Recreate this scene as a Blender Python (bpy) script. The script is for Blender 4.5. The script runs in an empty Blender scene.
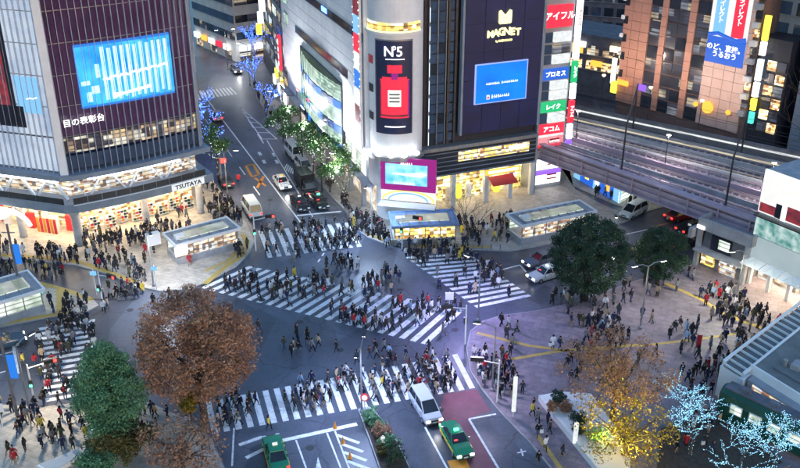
import bpy, bmesh, math, random
import numpy as np
from mathutils import Matrix, Vector
R = math.radians
sc = bpy.context.scene
col = sc.collection
rnd = random.Random(11)

# ------------------------------------------------------------------ camera, sky, sun, exposure
cam_d = bpy.data.cameras.new('camera'); cam = bpy.data.objects.new('camera', cam_d); col.objects.link(cam)
cam.location = (0, 0, 50); cam.rotation_euler = (R(90 - 25.6), 0, 0)
cam_d.sensor_width = 36; cam_d.lens = 40.5; cam_d.clip_end = 3000; cam_d.clip_start = .5
sc.camera = cam
EXPO = 4.0
K = 2.0 ** -EXPO                      # lamps and screens are given in picture brightness
world = bpy.data.worlds.new('World'); sc.world = world; world.use_nodes = True
nt = world.node_tree
sky = nt.nodes.new('ShaderNodeTexSky'); sky.sky_type = 'NISHITA'; sky.sun_disc = False
sky.sun_elevation = R(4); sky.sun_rotation = R(150); sky.ozone_density = 3.5; sky.air_density = 1.2; sky.dust_density = .6
nt.links.new(sky.outputs[0], nt.nodes['Background'].inputs[0])
nt.nodes['Background'].inputs[1].default_value = 0.043
sun_d = bpy.data.lights.new('sun', 'SUN'); sun_d.energy = 0.012; sun_d.angle = R(25); sun_d.color = (1, .93, .85)
sun = bpy.data.objects.new('sun', sun_d); col.objects.link(sun); sun.rotation_euler = (R(35), 0, R(-30))
vs = sc.view_settings
vs.view_transform = 'Standard'; vs.look = 'None'; vs.gamma = 1; vs.exposure = EXPO + .22; vs.use_curve_mapping = False
sc.cycles.use_denoising = True
sc.cycles.max_bounces = 5; sc.cycles.diffuse_bounces = 3; sc.cycles.glossy_bounces = 3; sc.cycles.transmission_bounces = 3
sc.cycles.transparent_max_bounces = 8
sc.cycles.sample_clamp_indirect = 0.6; sc.cycles.caustics_reflective = False; sc.cycles.caustics_refractive = False

# ------------------------------------------------------------------ materials
def principled(m): return m.node_tree.nodes['Principled BSDF']
def newmat(name):
    m = bpy.data.materials.new(name); m.use_nodes = True
    return m, m.node_tree, principled(m)
def mat(name, c, rough=.65, metal=0., var=.25, scale=.6, bump=0., detail=5., spec=.5):
    m, t, b = newmat(name)
    b.inputs['Roughness'].default_value = rough; b.inputs['Metallic'].default_value = metal
    b.inputs['Specular IOR Level'].default_value = spec
    geo = t.nodes.new('ShaderNodeNewGeometry')
    n = t.nodes.new('ShaderNodeTexNoise'); n.inputs['Scale'].default_value = scale; n.inputs['Detail'].default_value = detail
    n.inputs['Roughness'].default_value = .65
    t.links.new(geo.outputs['Position'], n.inputs['Vector'])
    r = t.nodes.new('ShaderNodeValToRGB')
    r.color_ramp.elements[0].position = .3; r.color_ramp.elements[1].position = .72
    r.color_ramp.elements[0].color = tuple(x * (1 - var) for x in c) + (1,)
    r.color_ramp.elements[1].color = tuple(min(1, x * (1 + var)) for x in c) + (1,)
    t.links.new(n.outputs['Fac'], r.inputs[0]); t.links.new(r.outputs[0], b.inputs['Base Color'])
    if bump:
        bn = t.nodes.new('ShaderNodeBump'); bn.inputs['Strength'].default_value = bump; bn.inputs['Distance'].default_value = .02
        n2 = t.nodes.new('ShaderNodeTexNoise'); n2.inputs['Scale'].default_value = scale * 30
        t.links.new(geo.outputs['Position'], n2.inputs['Vector'])
        t.links.new(n2.outputs['Fac'], bn.inputs['Height']); t.links.new(bn.outputs[0], b.inputs['Normal'])
    return m
def glow(name, c, s, c2=None, scale=3., kind='noise', base=(.012, .012, .012)):
    """something that gives off light: one colour, or two mixed by a pattern"""
    m, t, b = newmat(name)
    b.inputs['Base Color'].default_value = base + (1,); b.inputs['Roughness'].default_value = .5; b.inputs['Specular IOR Level'].default_value = .2
    b.inputs['Emission Strength'].default_value = s * K
    b.inputs['Emission Color'].default_value = tuple(c) + (1,)
    if c2 is not None:
        geo = t.nodes.new('ShaderNodeNewGeometry')
        if kind == 'cells':
            n = t.nodes.new('ShaderNodeTexVoronoi'); n.distance = 'CHEBYCHEV'; out = n.outputs['Color']
        else:
            n = t.nodes.new('ShaderNodeTexNoise'); n.inputs['Detail'].default_value = 6; out = n.outputs['Fac']
        n.inputs['Scale'].default_value = scale
        t.links.new(geo.outputs['Position'], n.inputs['Vector'])
        r = t.nodes.new('ShaderNodeValToRGB')
        r.color_ramp.elements[0].position = .33; r.color_ramp.elements[1].position = .66
        r.color_ramp.elements[0].color = tuple(c) + (1,); r.color_ramp.elements[1].color = tuple(c2) + (1,)
        t.links.new(out, r.inputs[0]); t.links.new(r.outputs[0], b.inputs['Emission Color'])
    return m
def interior(name, cols, s, scale=2.2):
    """a lit room seen through its window: cells of goods, shelves and bright ceiling"""
    m, t, b = newmat(name)
    b.inputs['Base Color'].default_value = (.025, .025, .03, 1); b.inputs['Roughness'].default_value = .3
    geo = t.nodes.new('ShaderNodeNewGeometry')
    tc_ = t.nodes.new('ShaderNodeTexCoord'); oi_ = t.nodes.new('ShaderNodeObjectInfo')
    vm = t.nodes.new('ShaderNodeVectorMath'); vm.operation = 'ADD'; t.links.new(tc_.outputs['Object'], vm.inputs[0]); t.links.new(oi_.outputs['Location'], vm.inputs[1])
    s0 = t.nodes.new('ShaderNodeSeparateXYZ'); t.links.new(vm.outputs[0], s0.inputs[0])
    so = t.nodes.new('ShaderNodeSeparateXYZ'); t.links.new(tc_.outputs['Object'], so.inputs[0])
    xy = t.nodes.new('ShaderNodeMath'); xy.operation = 'ADD'; t.links.new(s0.outputs[0], xy.inputs[0]); t.links.new(oi_.outputs['Random'], xy.inputs[1])
    cb_ = t.nodes.new('ShaderNodeCombineXYZ'); t.links.new(xy.outputs[0], cb_.inputs[0]); t.links.new(s0.outputs[2], cb_.inputs[1])
    mp = t.nodes.new('ShaderNodeMapping'); mp.inputs['Scale'].default_value = (1.5, 1.9, 1); t.links.new(cb_.outputs[0], mp.inputs['Vector'])
    v = t.nodes.new('ShaderNodeTexVoronoi'); v.distance = 'CHEBYCHEV'; v.voronoi_dimensions = '2D'; v.inputs['Randomness'].default_value = .18; v.inputs['Scale'].default_value = scale
    t.links.new(mp.outputs[0], v.inputs['Vector'])
    sp = t.nodes.new('ShaderNodeSeparateColor'); t.links.new(v.outputs['Color'], sp.inputs[0])
    r = t.nodes.new('ShaderNodeValToRGB'); r.color_ramp.interpolation = 'CONSTANT'
    e = r.color_ramp.elements
    for i, c in enumerate(cols):
        p = i / len(cols)
        if i == 0: el = e[0]; el.position = 0
        elif i == 1: el = e[1]; el.position = p
        else: el = e.new(p)
        el.color = tuple(c) + (1,)
    t.links.new(sp.outputs[0], r.inputs[0])
    n = t.nodes.new('ShaderNodeTexNoise'); n.inputs['Scale'].default_value = .7
    t.links.new(geo.outputs['Position'], n.inputs['Vector'])
    mm = t.nodes.new('ShaderNodeMath'); mm.operation = 'MULTIPLY'; mm.inputs[1].default_value = s * K * 2
    sx = t.nodes.new('ShaderNodeSeparateXYZ'); t.links.new(geo.outputs['Position'], sx.inputs[0])
    sn = t.nodes.new('ShaderNodeMath'); sn.operation = 'MULTIPLY'; sn.inputs[1].default_value = 12.; t.links.new(sx.outputs[2], sn.inputs[0])
    s2 = t.nodes.new('ShaderNodeMath'); s2.operation = 'SINE'; t.links.new(sn.outputs[0], s2.inputs[0])
    s3 = t.nodes.new('ShaderNodeMapRange'); s3.inputs['From Min'].default_value = -1.; s3.inputs['From Max'].default_value = -.3; s3.inputs['To Min'].default_value = .35; s3.inputs['To Max'].default_value = 1.
    t.links.new(s2.outputs[0], s3.inputs['Value'])
    m2 = t.nodes.new('ShaderNodeMath'); m2.operation = 'MULTIPLY'; t.links.new(n.outputs['Fac'], m2.inputs[0]); t.links.new(s3.outputs[0], m2.inputs[1])
    t.links.new(m2.outputs[0], mm.inputs[0])
    t.links.new(r.outputs[0], b.inputs['Emission Color']); t.links.new(mm.outputs[0], b.inputs['Emission Strength'])
    return m
def worn_paint(name, c, under, amount=.5):
    m, t, b = newmat(name); b.inputs['Roughness'].default_value = .6
    geo = t.nodes.new('ShaderNodeNewGeometry')
    n = t.nodes.new('ShaderNodeTexNoise'); n.inputs['Scale'].default_value = 2.2; n.inputs['Detail'].default_value = 9; n.inputs['Roughness'].default_value = .75
    t.links.new(geo.outputs['Position'], n.inputs['Vector'])
    r = t.nodes.new('ShaderNodeValToRGB'); r.color_ramp.elements[0].position = amount; r.color_ramp.elements[1].position = amount + .2
    r.color_ramp.elements[0].color = c + (1,); r.color_ramp.elements[1].color = under + (1,)
    t.links.new(n.outputs['Fac'], r.inputs[0]); t.links.new(r.outputs[0], b.inputs['Base Color'])
    return m
def object_colour(name, rough=.8):
    m, t, b = newmat(name); b.inputs['Roughness'].default_value = rough; b.inputs['Specular IOR Level'].default_value = .25
    oi = t.nodes.new('ShaderNodeObjectInfo'); t.links.new(oi.outputs['Color'], b.inputs['Base Color'])
    return m
def foliage(name, cols, rough=.7):
    m, t, b = newmat(name); b.inputs['Roughness'].default_value = rough; b.inputs['Specular IOR Level'].default_value = .2
    geo = t.nodes.new('ShaderNodeNewGeometry')
    n = t.nodes.new('ShaderNodeTexNoise'); n.inputs['Scale'].default_value = .9; n.inputs['Detail'].default_value = 3
    t.links.new(geo.outputs['Position'], n.inputs['Vector'])
    a = t.nodes.new('ShaderNodeMath'); a.operation = 'ADD'
    h = t.nodes.new('ShaderNodeMath'); h.operation = 'MULTIPLY'; h.inputs[1].default_value = .6
    t.links.new(geo.outputs['Random Per Island'], h.inputs[0])
    q = t.nodes.new('ShaderNodeMath'); q.operation = 'MULTIPLY_ADD'; q.inputs[1].default_value = 1.1; q.inputs[2].default_value = -.32
    t.links.new(n.outputs['Fac'], q.inputs[0]); t.links.new(q.outputs[0], a.inputs[0]); t.links.new(h.outputs[0], a.inputs[1])
    r = t.nodes.new('ShaderNodeValToRGB'); e = r.color_ramp.elements
    for i, c in enumerate(cols):
        p = i / (len(cols) - 1)
        el = e[0] if i == 0 else (e[1] if i == len(cols) - 1 else e.new(p))
        el.position = p; el.color = tuple(c) + (1,)
    t.links.new(a.outputs[0], r.inputs[0]); t.links.new(r.outputs[0], b.inputs['Base Color'])
    return m
def paved(name, c, s):
    m = mat(name, c, .55, 0, .33, .22, .2); t = m.node_tree; b = principled(m)
    geo = t.nodes.new('ShaderNodeNewGeometry'); mp = t.nodes.new('ShaderNodeMapping'); mp.inputs['Rotation'].default_value = (0, 0, R(22)); t.links.new(geo.outputs['Position'], mp.inputs['Vector'])
    br = t.nodes.new('ShaderNodeTexBrick'); br.inputs['Scale'].default_value = 1 / s; br.inputs['Mortar Size'].default_value = .025; br.inputs['Brick Width'].default_value = 1.; br.inputs['Row Height'].default_value = .5
    br.inputs['Color1'].default_value = (1, 1, 1, 1); br.inputs['Color2'].default_value = (.8, .78, .8, 1); br.inputs['Mortar'].default_value = (.68, .68, .68, 1); t.links.new(mp.outputs[0], br.inputs['Vector'])
    n = t.nodes.new('ShaderNodeTexNoise'); n.inputs['Scale'].default_value = 1.7; n.inputs['Detail'].default_value = 8; t.links.new(geo.outputs['Position'], n.inputs['Vector'])
    r = t.nodes.new('ShaderNodeMapRange'); r.inputs['From Min'].default_value = .3; r.inputs['From Max'].default_value = .6; r.inputs['To Min'].default_value = .8; r.inputs['To Max'].default_value = 1.05; t.links.new(n.outputs['Fac'], r.inputs['Value'])
    x = t.nodes.new('ShaderNodeMix'); x.data_type = 'RGBA'; x.blend_type = 'MULTIPLY'; x.inputs['Factor'].default_value = 1.
    y = t.nodes.new('ShaderNodeMix'); y.data_type = 'RGBA'; y.blend_type = 'MULTIPLY'; y.inputs['Factor'].default_value = 1.
    src = b.inputs['Base Color'].links[0].from_socket; t.links.new(src, x.inputs['A']); t.links.new(br.outputs['Color'], x.inputs['B'])
    t.links.new(x.outputs['Result'], y.inputs['A']); t.links.new(r.outputs[0], y.inputs['B']); t.links.new(y.outputs['Result'], b.inputs['Base Color']); return m
def road_mat(name, c):
    m = mat(name, c, .42, 0, .3, .18, .25); t = m.node_tree; b = principled(m); geo = t.nodes.new('ShaderNodeNewGeometry')
    def mul(src, fac):
        x = t.nodes.new('ShaderNodeMix'); x.data_type = 'RGBA'; x.blend_type = 'MULTIPLY'; x.inputs['Factor'].default_value = 1.; t.links.new(src, x.inputs['A']); t.links.new(fac, x.inputs['B']); return x.outputs['Result']
    def rng(src, a, b_, lo, hi):
        r = t.nodes.new('ShaderNodeMapRange'); r.inputs['From Min'].default_value = a; r.inputs['From Max'].default_value = b_; r.inputs['To Min'].default_value = lo; r.inputs['To Max'].default_value = hi; t.links.new(src, r.inputs['Value']); return r.outputs[0]
    cur = b.inputs['Base Color'].links[0].from_socket
    n = t.nodes.new('ShaderNodeTexNoise'); n.inputs['Scale'].default_value = 3.; n.inputs['Detail'].default_value = 9; n.inputs['Roughness'].default_value = .8; t.links.new(geo.outputs['Position'], n.inputs['Vector']); cur = mul(cur, rng(n.outputs['Fac'], .3, .7, .72, 1.25))
    v = t.nodes.new('ShaderNodeTexVoronoi'); v.feature = 'DISTANCE_TO_EDGE'; v.inputs['Scale'].default_value = .16
    n2 = t.nodes.new('ShaderNodeTexNoise'); n2.inputs['Scale'].default_value = .7; n2.inputs['Detail'].default_value = 6; t.links.new(geo.outputs['Position'], n2.inputs['Vector'])
    ad = t.nodes.new('ShaderNodeMix'); ad.data_type = 'RGBA'; ad.blend_type = 'ADD'; ad.inputs['Factor'].default_value = 1.; t.links.new(geo.outputs['Position'], ad.inputs['A']); t.links.new(n2.outputs['Color'], ad.inputs['B']); t.links.new(ad.outputs['Result'], v.inputs['Vector'])
    cur = mul(cur, rng(v.outputs['Distance'], .0, .014, .5, 1.))
    v2 = t.nodes.new('ShaderNodeTexVoronoi'); v2.distance = 'CHEBYCHEV'; v2.inputs['Scale'].default_value = .12; mp = t.nodes.new('ShaderNodeMapping'); mp.inputs['Rotation'].default_value = (0, 0, R(20)); mp.inputs['Scale'].default_value = (1.6, .6, 1); t.links.new(geo.outputs['Position'], mp.inputs['Vector']); t.links.new(mp.outputs[0], v2.inputs['Vector'])
    sc_ = t.nodes.new('ShaderNodeSeparateColor'); t.links.new(v2.outputs['Color'], sc_.inputs[0]); cur = mul(cur, rng(sc_.outputs[0], .0, 1., .66, 1.2))
    t.links.new(cur, b.inputs['Base Color']); return m
def glassy(name, c, rough=.08, spec=.6):
    return mat(name, c, rough, 0, .3, .35, spec=spec)

ASPH = (.088, .096, .125)
M = dict(
 ground=mat('ground', (.06, .06, .065), .8),
 asphalt=road_mat('asphalt', ASPH),
 red_asphalt=mat('red_asphalt', (.17, .06, .085), .6, 0, .25, .5, .2),
 paint=worn_paint('road_paint', (.8, .8, .8), (.22, .23, .25), .5),
 yellow=worn_paint('yellow_tactile', (.5, .34, .08), (.27, .22, .14), .5),
 orange=worn_paint('orange_paint', (.7, .27, .03), (.2, .1, .05), .6),
 pave=paved('paving', (.42, .39, .35), 1.2),
 pave_q=paved('paving_pale', (.5, .45, .38), 1.2),
 plaza=paved('plaza_paving', (.24, .2, .235), 1.6),
 manhole=mat('manhole', (.05, .05, .055), .5, .3, .4, 6),
 kerb=mat('kerb_stone', (.33, .33, .33), .8),
 concrete=mat('concrete', (.33, .33, .35), .75, 0, .25, .8, .2),
 concrete_d=mat('dark_concrete', (.14, .14, .16), .8, 0, .3, .8, .2),
 white=mat('white_panel', (.74, .74, .76), .45, 0, .12, .4),
 whitepaint=mat('white_metal', (.78, .78, .78), .4, 0, .06, .5),
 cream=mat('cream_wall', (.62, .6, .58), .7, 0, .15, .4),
 grey=mat('grey_wall', (.3, .31, .34), .7, 0, .2, .4),
 blue_grey=mat('blue_grey_panel', (.2, .24, .3), .45, 0, .2, .5),
 dark=mat('dark_panel', (.016, .018, .032), .5, 0, .35, .4),
 navy=mat('navy_panel', (.02, .03, .085), .4, 0, .3, .4),
 sign_glow_navy=mat('sign_glow_navy', (.006, .012, .075), .55, 0, .4, .3),  # the screen's blue glow is painted into these sign wall panels
 fin=mat('fin_metal', (.5, .52, .62), .3, .2, .15, 1),
 black=mat('black', (.015, .015, .018), .45, 0, .2, 1),
 metal=mat('metal', (.3, .31, .33), .4, .6, .2, 2),
 dark_metal=mat('dark_metal', (.06, .062, .068), .45, .5, .2, 2),
 rail=mat('rail_steel', (.6, .56, .56), .3, .8, .2, 3),
 ballast=mat('ballast', (.17, .125, .155), .9, 0, .5, 2, .6),
 girder=mat('girder', (.42, .32, .38), .55, 0, .2, .6),
 pink=mat('pink_tile', (.5, .25, .18), .55, 0, .12, .5),
 pink_pale=mat('pale_tile', (.6, .42, .36), .55, 0, .12, .5),
 joint=mat('joint', (.16, .1, .09), .9),
 pane_q=glassy('tower_glass', (.085, .038, .1), .1),
 pane_d=glassy('dark_glass', (.03, .036, .05), .1),
 pane_b=glassy('blue_glass', (.05, .08, .14), .12),
 roof=mat('flat_roof', (.16, .17, .17), .85, 0, .3, .5, .3),
 roof_b=mat('blue_roof', (.16, .26, .46), .45, 0, .3, .6),
 bark=mat('bark', (.09, .065, .05), .9, 0, .35, 4, .5),
 leaf_brown=foliage('brown_leaves', [(.11, .055, .05), (.34, .165, .14), (.54, .27, .21), (.6, .32, .18)]),
 leaf_green=foliage('green_leaves', [(.03, .09, .05), (.08, .21, .11), (.14, .33, .17), (.2, .4, .2)]),
 leaf_dark=foliage('dark_leaves', [(.012, .026, .02), (.025, .055, .036), (.042, .085, .055), (.06, .11, .065)]),
 leaf_gold=foliage('golden_leaves', [(.12, .08, .02), (.45, .3, .03), (.7, .52, .05), (.6, .4, .06)]),
 leaf_olive=foliage('olive_leaves', [(.03, .035, .012), (.1, .11, .03), (.2, .19, .06), (.24, .2, .07)]),
 leaf_street=foliage('street_leaves', [(.015, .05, .015), (.05, .15, .04), (.1, .26, .07), (.16, .32, .1)]),
 tyre=mat('tyre', (.015, .015, .015), .85, 0, .1, 3),
 carglass=glassy('car_glass', (.02, .024, .03), .06),
 skin=mat('skin', (.5, .33, .25), .6, 0, .05, 3),
 shoe=mat('shoe', (.02, .02, .02), .5, 0, .1, 3),
 cloth=object_colour('cloth'),
 carpaint=object_colour('car_paint', .22),
 train_green=mat('train_green', (.012, .07, .045), .4, 0, .15, .8),
 signred=mat('red_plate', (.6, .03, .04), .4, 0, .05, 1),
 red_awning=mat('red_awning', (.5, .03, .03), .7, 0, .1, 1),
 trunkwhite=mat('soil', (.06, .045, .035), .95, 0, .4, 3),
 # lights
 g_white=glow('lit_white', (1, .98, .94), 2.2), g_cool=glow('lit_cool', (.75, .9, 1), 1.6),
 g_warm=glow('lit_warm', (1, .74, .4), 3.2), g_strip=glow('light_strip', (1, .8, .52), 60.),
 g_stripc=glow('cool_light_strip', (.9, .96, 1), 9.),
 g_lamp=glow('lamp_glass', (1, .95, .85), 22.), g_lampc=glow('cool_lamp_glass', (.85, .95, 1), 22.),
 g_flood=glow('turret_flood', (.9, .96, 1), 11.),
 g_head=glow('headlight', (1, .97, .9), 10.), g_tail=glow('tail_light', (1, .03, .02), 4.),
 g_red=glow('red_sign', (.9, .03, .07), 1.1), g_redlamp=glow('red_lamp', (1, .04, .03), 5.), g_greenlamp=glow('green_lamp', (.1, 1, .5), 4.),
 g_blue=glow('blue_sign', (.02, .12, .6), 1.1), g_green=glow('green_sign', (.02, .55, .2), 1.),
 g_purple=glow('purple_sign', (.3, .12, .85), 1.2), g_yellow=glow('yellow_sign', (1, .8, .08), 1.6), g_orange=glow('orange_sign', (1, .45, .06), 1.5),
 g_purple_dim=glow('purple_streak_glow', (.7, .55, .65), .25, base=(.4, .3, .4)), g_warm_dim=glow('warm_streak_glow', (1, .85, .55), .55, base=(.4, .35, .3)),
 g_letters=glow('white_letters', (1, 1, 1), 1.6), g_gold=glow('gold_letters', (1, .85, .3), 2.4),
 g_whitesign=glow('white_sign', (.92, .95, .95), .95, (.7, .74, .76), 2.), g_teal=glow('teal_sign', (.1, .75, .68), 1.1),
 led_blue=glow('blue_led', (.08, .2, 1), 6.), led_ice=glow('ice_led', (.28, .68, 1), 3.), led_white=glow('white_led', (.8, 1, .88), 3.), led_gold=glow('yellow_led', (.9, .95, .1), 3.),
 shop_warm=interior('shop_warm', [(1, .62, .22), (1, .8, .45), (.5, .22, .06), (1, .7, .3), (.25, .1, .04), (1, .9, .65)], 1.7, 1.6),
 shop_white=interior('shop_white', [(1, .9, .72), (.8, .62, .4), (1, 1, .95), (.2, .16, .14), (.9, .7, .42), (.75, .8, .85), (.4, .2, .12)], 1.0, 1.7),
 shop_gold=interior('shop_gold', [(1, .8, .2), (1, .9, .5), (.6, .35, .08), (1, .72, .15), (.3, .16, .05), (1, .95, .7)], 1.5, 1.3),
 win_warm=interior('window_warm', [(.05, .04, .05), (1, .75, .4), (.3, .2, .14), (.06, .06, .08), (.7, .5, .3), (.9, .85, .7)], .75, .8),
 win_cool=interior('window_cool', [(.7, .85, .7), (.85, .95, .85), (.5, .62, .5), (.9, 1, .92)], .95, .6),
 win_green=interior('window_green', [(.62, .9, .72), (.3, .5, .36), (.8, 1, .82), (.45, .7, .55)], .8, 1.4),
 win_dim=interior('window_dim', [(.03, .035, .05), (.05, .06, .09), (.02, .02, .03), (.5, .42, .3), (.04, .04, .06), (.03, .03, .05), (.05, .05, .07), (.2, .22, .26)], .8, .45),
 screen_q=glow('tower_screen', (0, .25, .85), 1.2, (.06, .55, 1.), .35), bar_q=glow('screen_bar', (.3, .8, 1), 1.25, (.75, 1, 1), .3), blue_q=glow('screen_blue', (.02, .2, .75), 1.),
 screen_m=glow('store_screen', (0, .15, .8), 1.2, (0, .22, .95), .3), screen_rim=glow('screen_rim', (.35, .45, 1), 1.),
 screen_p=glow('corner_screen', (.05, .45, .9), 1.25, (.45, .85, 1), .7), magenta=glow('magenta_frame', (.42, .02, .3), .75),
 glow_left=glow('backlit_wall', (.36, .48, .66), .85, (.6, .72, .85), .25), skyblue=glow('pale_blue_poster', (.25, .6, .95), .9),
 poster=glow('lit_poster', (.85, .86, .84), .95, (.95, .95, .93), .8), poster_red=glow('poster_red', (.45, .05, .07), .7, (.15, .03, .05), 1.),
 teal_wall=glow('lit_teal_poster', (.05, .3, .28), .75, (.75, .95, .92), 1.1),
 panel_teal=glow('lit_pale_panel', (.48, .62, .68), .62, (.6, .74, .78), .3),
 led_purple=glow('purple_strip', (.5, .3, .9), .8),
)

# ------------------------------------------------------------------ mesh and object helpers
W = {}
def add(name, me, par=None, w=None, colour=None):
    o = bpy.data.objects.new(name, me); col.objects.link(o)
    w = w if w is not None else Matrix()
    if par is not None:
        o.parent = par; o.matrix_basis = W[par.name].inverted() @ w
    else:
        o.matrix_basis = w
    W[o.name] = w.copy()
    if colour is not None: o.color = tuple(colour)[:3] + (1,)
    return o
def TR(x, y, z, rz=0.): return Matrix.Translation((x, y, z)) @ Matrix.Rotation(rz, 4, 'Z')
def tag(o, label, cat, group=None, kind=None):
    o['label'] = label; o['category'] = cat
    if group: o['group'] = group
    if kind: o['kind'] = kind
    return o
def root(name, label, cat, x, y, rz=0., z=0., group=None):
    return tag(add(name, None, None, TR(x, y, z, rz)), label, cat, group)
def mk(name, v, f, mats, mi=None, smooth=False):
    me = bpy.data.meshes.new(name); me.from_pydata(v, [], f)
    for m in (mats if isinstance(mats, (list, tuple)) else [mats]): me.materials.append(m)
    if mi is not None: me.polygons.foreach_set('material_index', mi)
    if smooth: me.polygons.foreach_set('use_smooth', [True] * len(me.polygons))
    me.update(); return me
class MB:
    """collects boxes, tubes and prisms into one mesh"""
    def __init__(s): s.v = []; s.f = []; s.m = []
    def put(s, v, f, mi=0):
        n = len(s.v); s.v += v; s.f += [tuple(i + n for i in q) for q in f]; s.m += [mi] * len(f)
    def box(s, c, d, mi=0, w=None, taper=1.):
        x, y, z = (k / 2 for k in d); v = []
        for dz in (-z, z):
            t = taper if dz > 0 else 1
            for dx, dy in ((-x, -y), (x, -y), (x, y), (-x, y)):
                p = Vector((c[0] + dx * t, c[1] + dy * t, c[2] + dz)); v.append(tuple(w @ p) if w else tuple(p))
        s.put(v, [(3, 2, 1, 0), (4, 5, 6, 7), (0, 1, 5, 4), (1, 2, 6, 5), (2, 3, 7, 6), (3, 0, 4, 7)], mi)
    def prism(s, poly, z0, z1, mi=0):
        a = sum(poly[i - 1][0] * poly[i][1] - poly[i][0] * poly[i - 1][1] for i in range(len(poly)))
        p = list(poly) if a > 0 else list(poly)[::-1]; n = len(p)
        v = [(x, y, z0) for x, y in p] + [(x, y, z1) for x, y in p]
        s.put(v, [tuple(range(n))[::-1], tuple(range(n, 2 * n))] + [(i, (i + 1) % n, (i + 1) % n + n, i + n) for i in range(n)], mi)
    def tube(s, pts, rads, n=6, mi=0, cap=True):
        pts = [Vector(p) for p in pts]; base = len(s.v); rings = []
        for i, p in enumerate(pts):
            d = (pts[min(i + 1, len(pts) - 1)] - pts[max(i - 1, 0)]).normalized()
            u = d.orthogonal().normalized() if i == 0 else (u - d * u.dot(d)).normalized()
            w = d.cross(u)
            for k in range(n):
                a = 2 * math.pi * k / n; q = p + (u * math.cos(a) + w * math.sin(a)) * rads[i]; s.v.append(tuple(q))
        for i in range(len(pts) - 1):
            for k in range(n):
                a = base + i * n + k; b = base + i * n + (k + 1) % n
                s.f.append((a, b, b + n, a + n)); s.m.append(mi)
        if cap:
            s.f.append(tuple(base + k for k in range(n))[::-1]); s.m.append(mi)
            s.f.append(tuple(base + (len(pts) - 1) * n + k for k in range(n))); s.m.append(mi)
    def lathe(s, prof, n=12, mi=0, c=(0, 0, 0)):
        b = len(s.v)
        for r, z in prof:
            for k in range(n):
                a = 2 * math.pi * k / n; s.v.append((c[0] + r * math.cos(a), c[1] + r * math.sin(a), c[2] + z))
        for i in range(len(prof) - 1):
            for k in range(n):
                a0 = b + i * n + k; a1 = b + i * n + (k + 1) % n
                s.f.append((a0, a1, a1 + n, a0 + n)); s.m.append(mi)
        s.f.append(tuple(b + k for k in range(n))[::-1]); s.m.append(mi)
        e = b + (len(prof) - 1) * n; s.f.append(tuple(e + k for k in range(n))); s.m.append(mi)
    def mesh(s, name, mats, smooth=False): return mk(name, s.v, s.f, mats, s.m, smooth)
BOX = {}
def boxmesh(d, m):
    k = (tuple(round(x, 3) for x in d), m.name)
    if k not in BOX:
        b = MB(); b.box((0, 0, 0), d); BOX[k] = b.mesh('box', m)
    return BOX[k]
CYL = {}
def cylmesh(r0, r1, h, m, n=10):
    k = (round(r0, 3), round(r1, 3), round(h, 3), m.name, n)
    if k not in CYL:
        b = MB(); b.lathe([(r0, 0), (r1, h)], n); CYL[k] = b.mesh('round', m, False)
    return CYL[k]
class F:
    """a facade frame: x along the wall, y into it, z up"""
    def __init__(s, par, w): s.par = par; s.w = w
    def box(s, name, m, c, d, rz=0., par=None, tilt=None):
        t = s.w @ TR(c[0], c[1], c[2], rz)
        if tilt: t = t @ Matrix.Rotation(tilt[1], 4, tilt[0])
        return add(name, boxmesh(d, m), par or s.par, t)
    def cyl(s, name, m, c, r0, r1, h, n=10, par=None): return add(name, cylmesh(r0, r1, h, m, n), par or s.par, s.w @ TR(*c))
    def mesh(s, name, me, c=(0, 0, 0), rz=0., par=None): return add(name, me, par or s.par, s.w @ TR(c[0], c[1], c[2], rz))
    def text(s, body, m, c, size, par=None, rz=0., align='CENTER', sx=1., bold=.0, vertical=False, name='lettering', shear=0.):
        me = text_mesh(body, m, size, align, bold, vertical, shear)
        w = s.w @ TR(c[0], c[1], c[2], rz) @ Matrix.Rotation(R(90), 4, 'X') @ Matrix.Diagonal((sx, 1, 1, 1))
        return add(name, me, par or s.par, w)
def text_mesh(body, m, size, align='CENTER', bold=0., vertical=False, shear=0.):
    cu = bpy.data.curves.new('lettering', 'FONT'); cu.body = '\n'.join(body) if vertical else body
    cu.size = size; cu.align_x = align; cu.align_y = 'CENTER'; cu.extrude = .02; cu.offset = bold; cu.resolution_u = 2; cu.shear = shear
    if vertical: cu.space_line = .85
    o = bpy.data.objects.new('lettering', cu); col.objects.link(o); bpy.context.view_layer.update()
    me = bpy.data.meshes.new_from_object(o.evaluated_get(bpy.context.evaluated_depsgraph_get()))
    bpy.data.objects.remove(o); bpy.data.curves.remove(cu)
    me.materials.clear(); me.materials.append(m); return me
def lamp_light(par, p, e, c, kind='POINT', size=.25, rot=None, spot=2.2):
    ld = bpy.data.lights.new('lamp_light', kind); ld.energy = e * K; ld.color = c; ld.shadow_soft_size = size
    if kind == 'SPOT': ld.spot_size = spot; ld.spot_blend = .7
    w = Matrix.Translation(p) @ (rot if rot is not None else Matrix()); return add('lamp_light', ld, par, w)
def ang(a, b): return math.atan2(b[1] - a[1], b[0] - a[0])
def dist(a, b): return math.hypot(b[0] - a[0], b[1] - a[1])
def lerp(a, b, t): return tuple(a[i] + (b[i] - a[i]) * t for i in range(len(a)))

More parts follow.
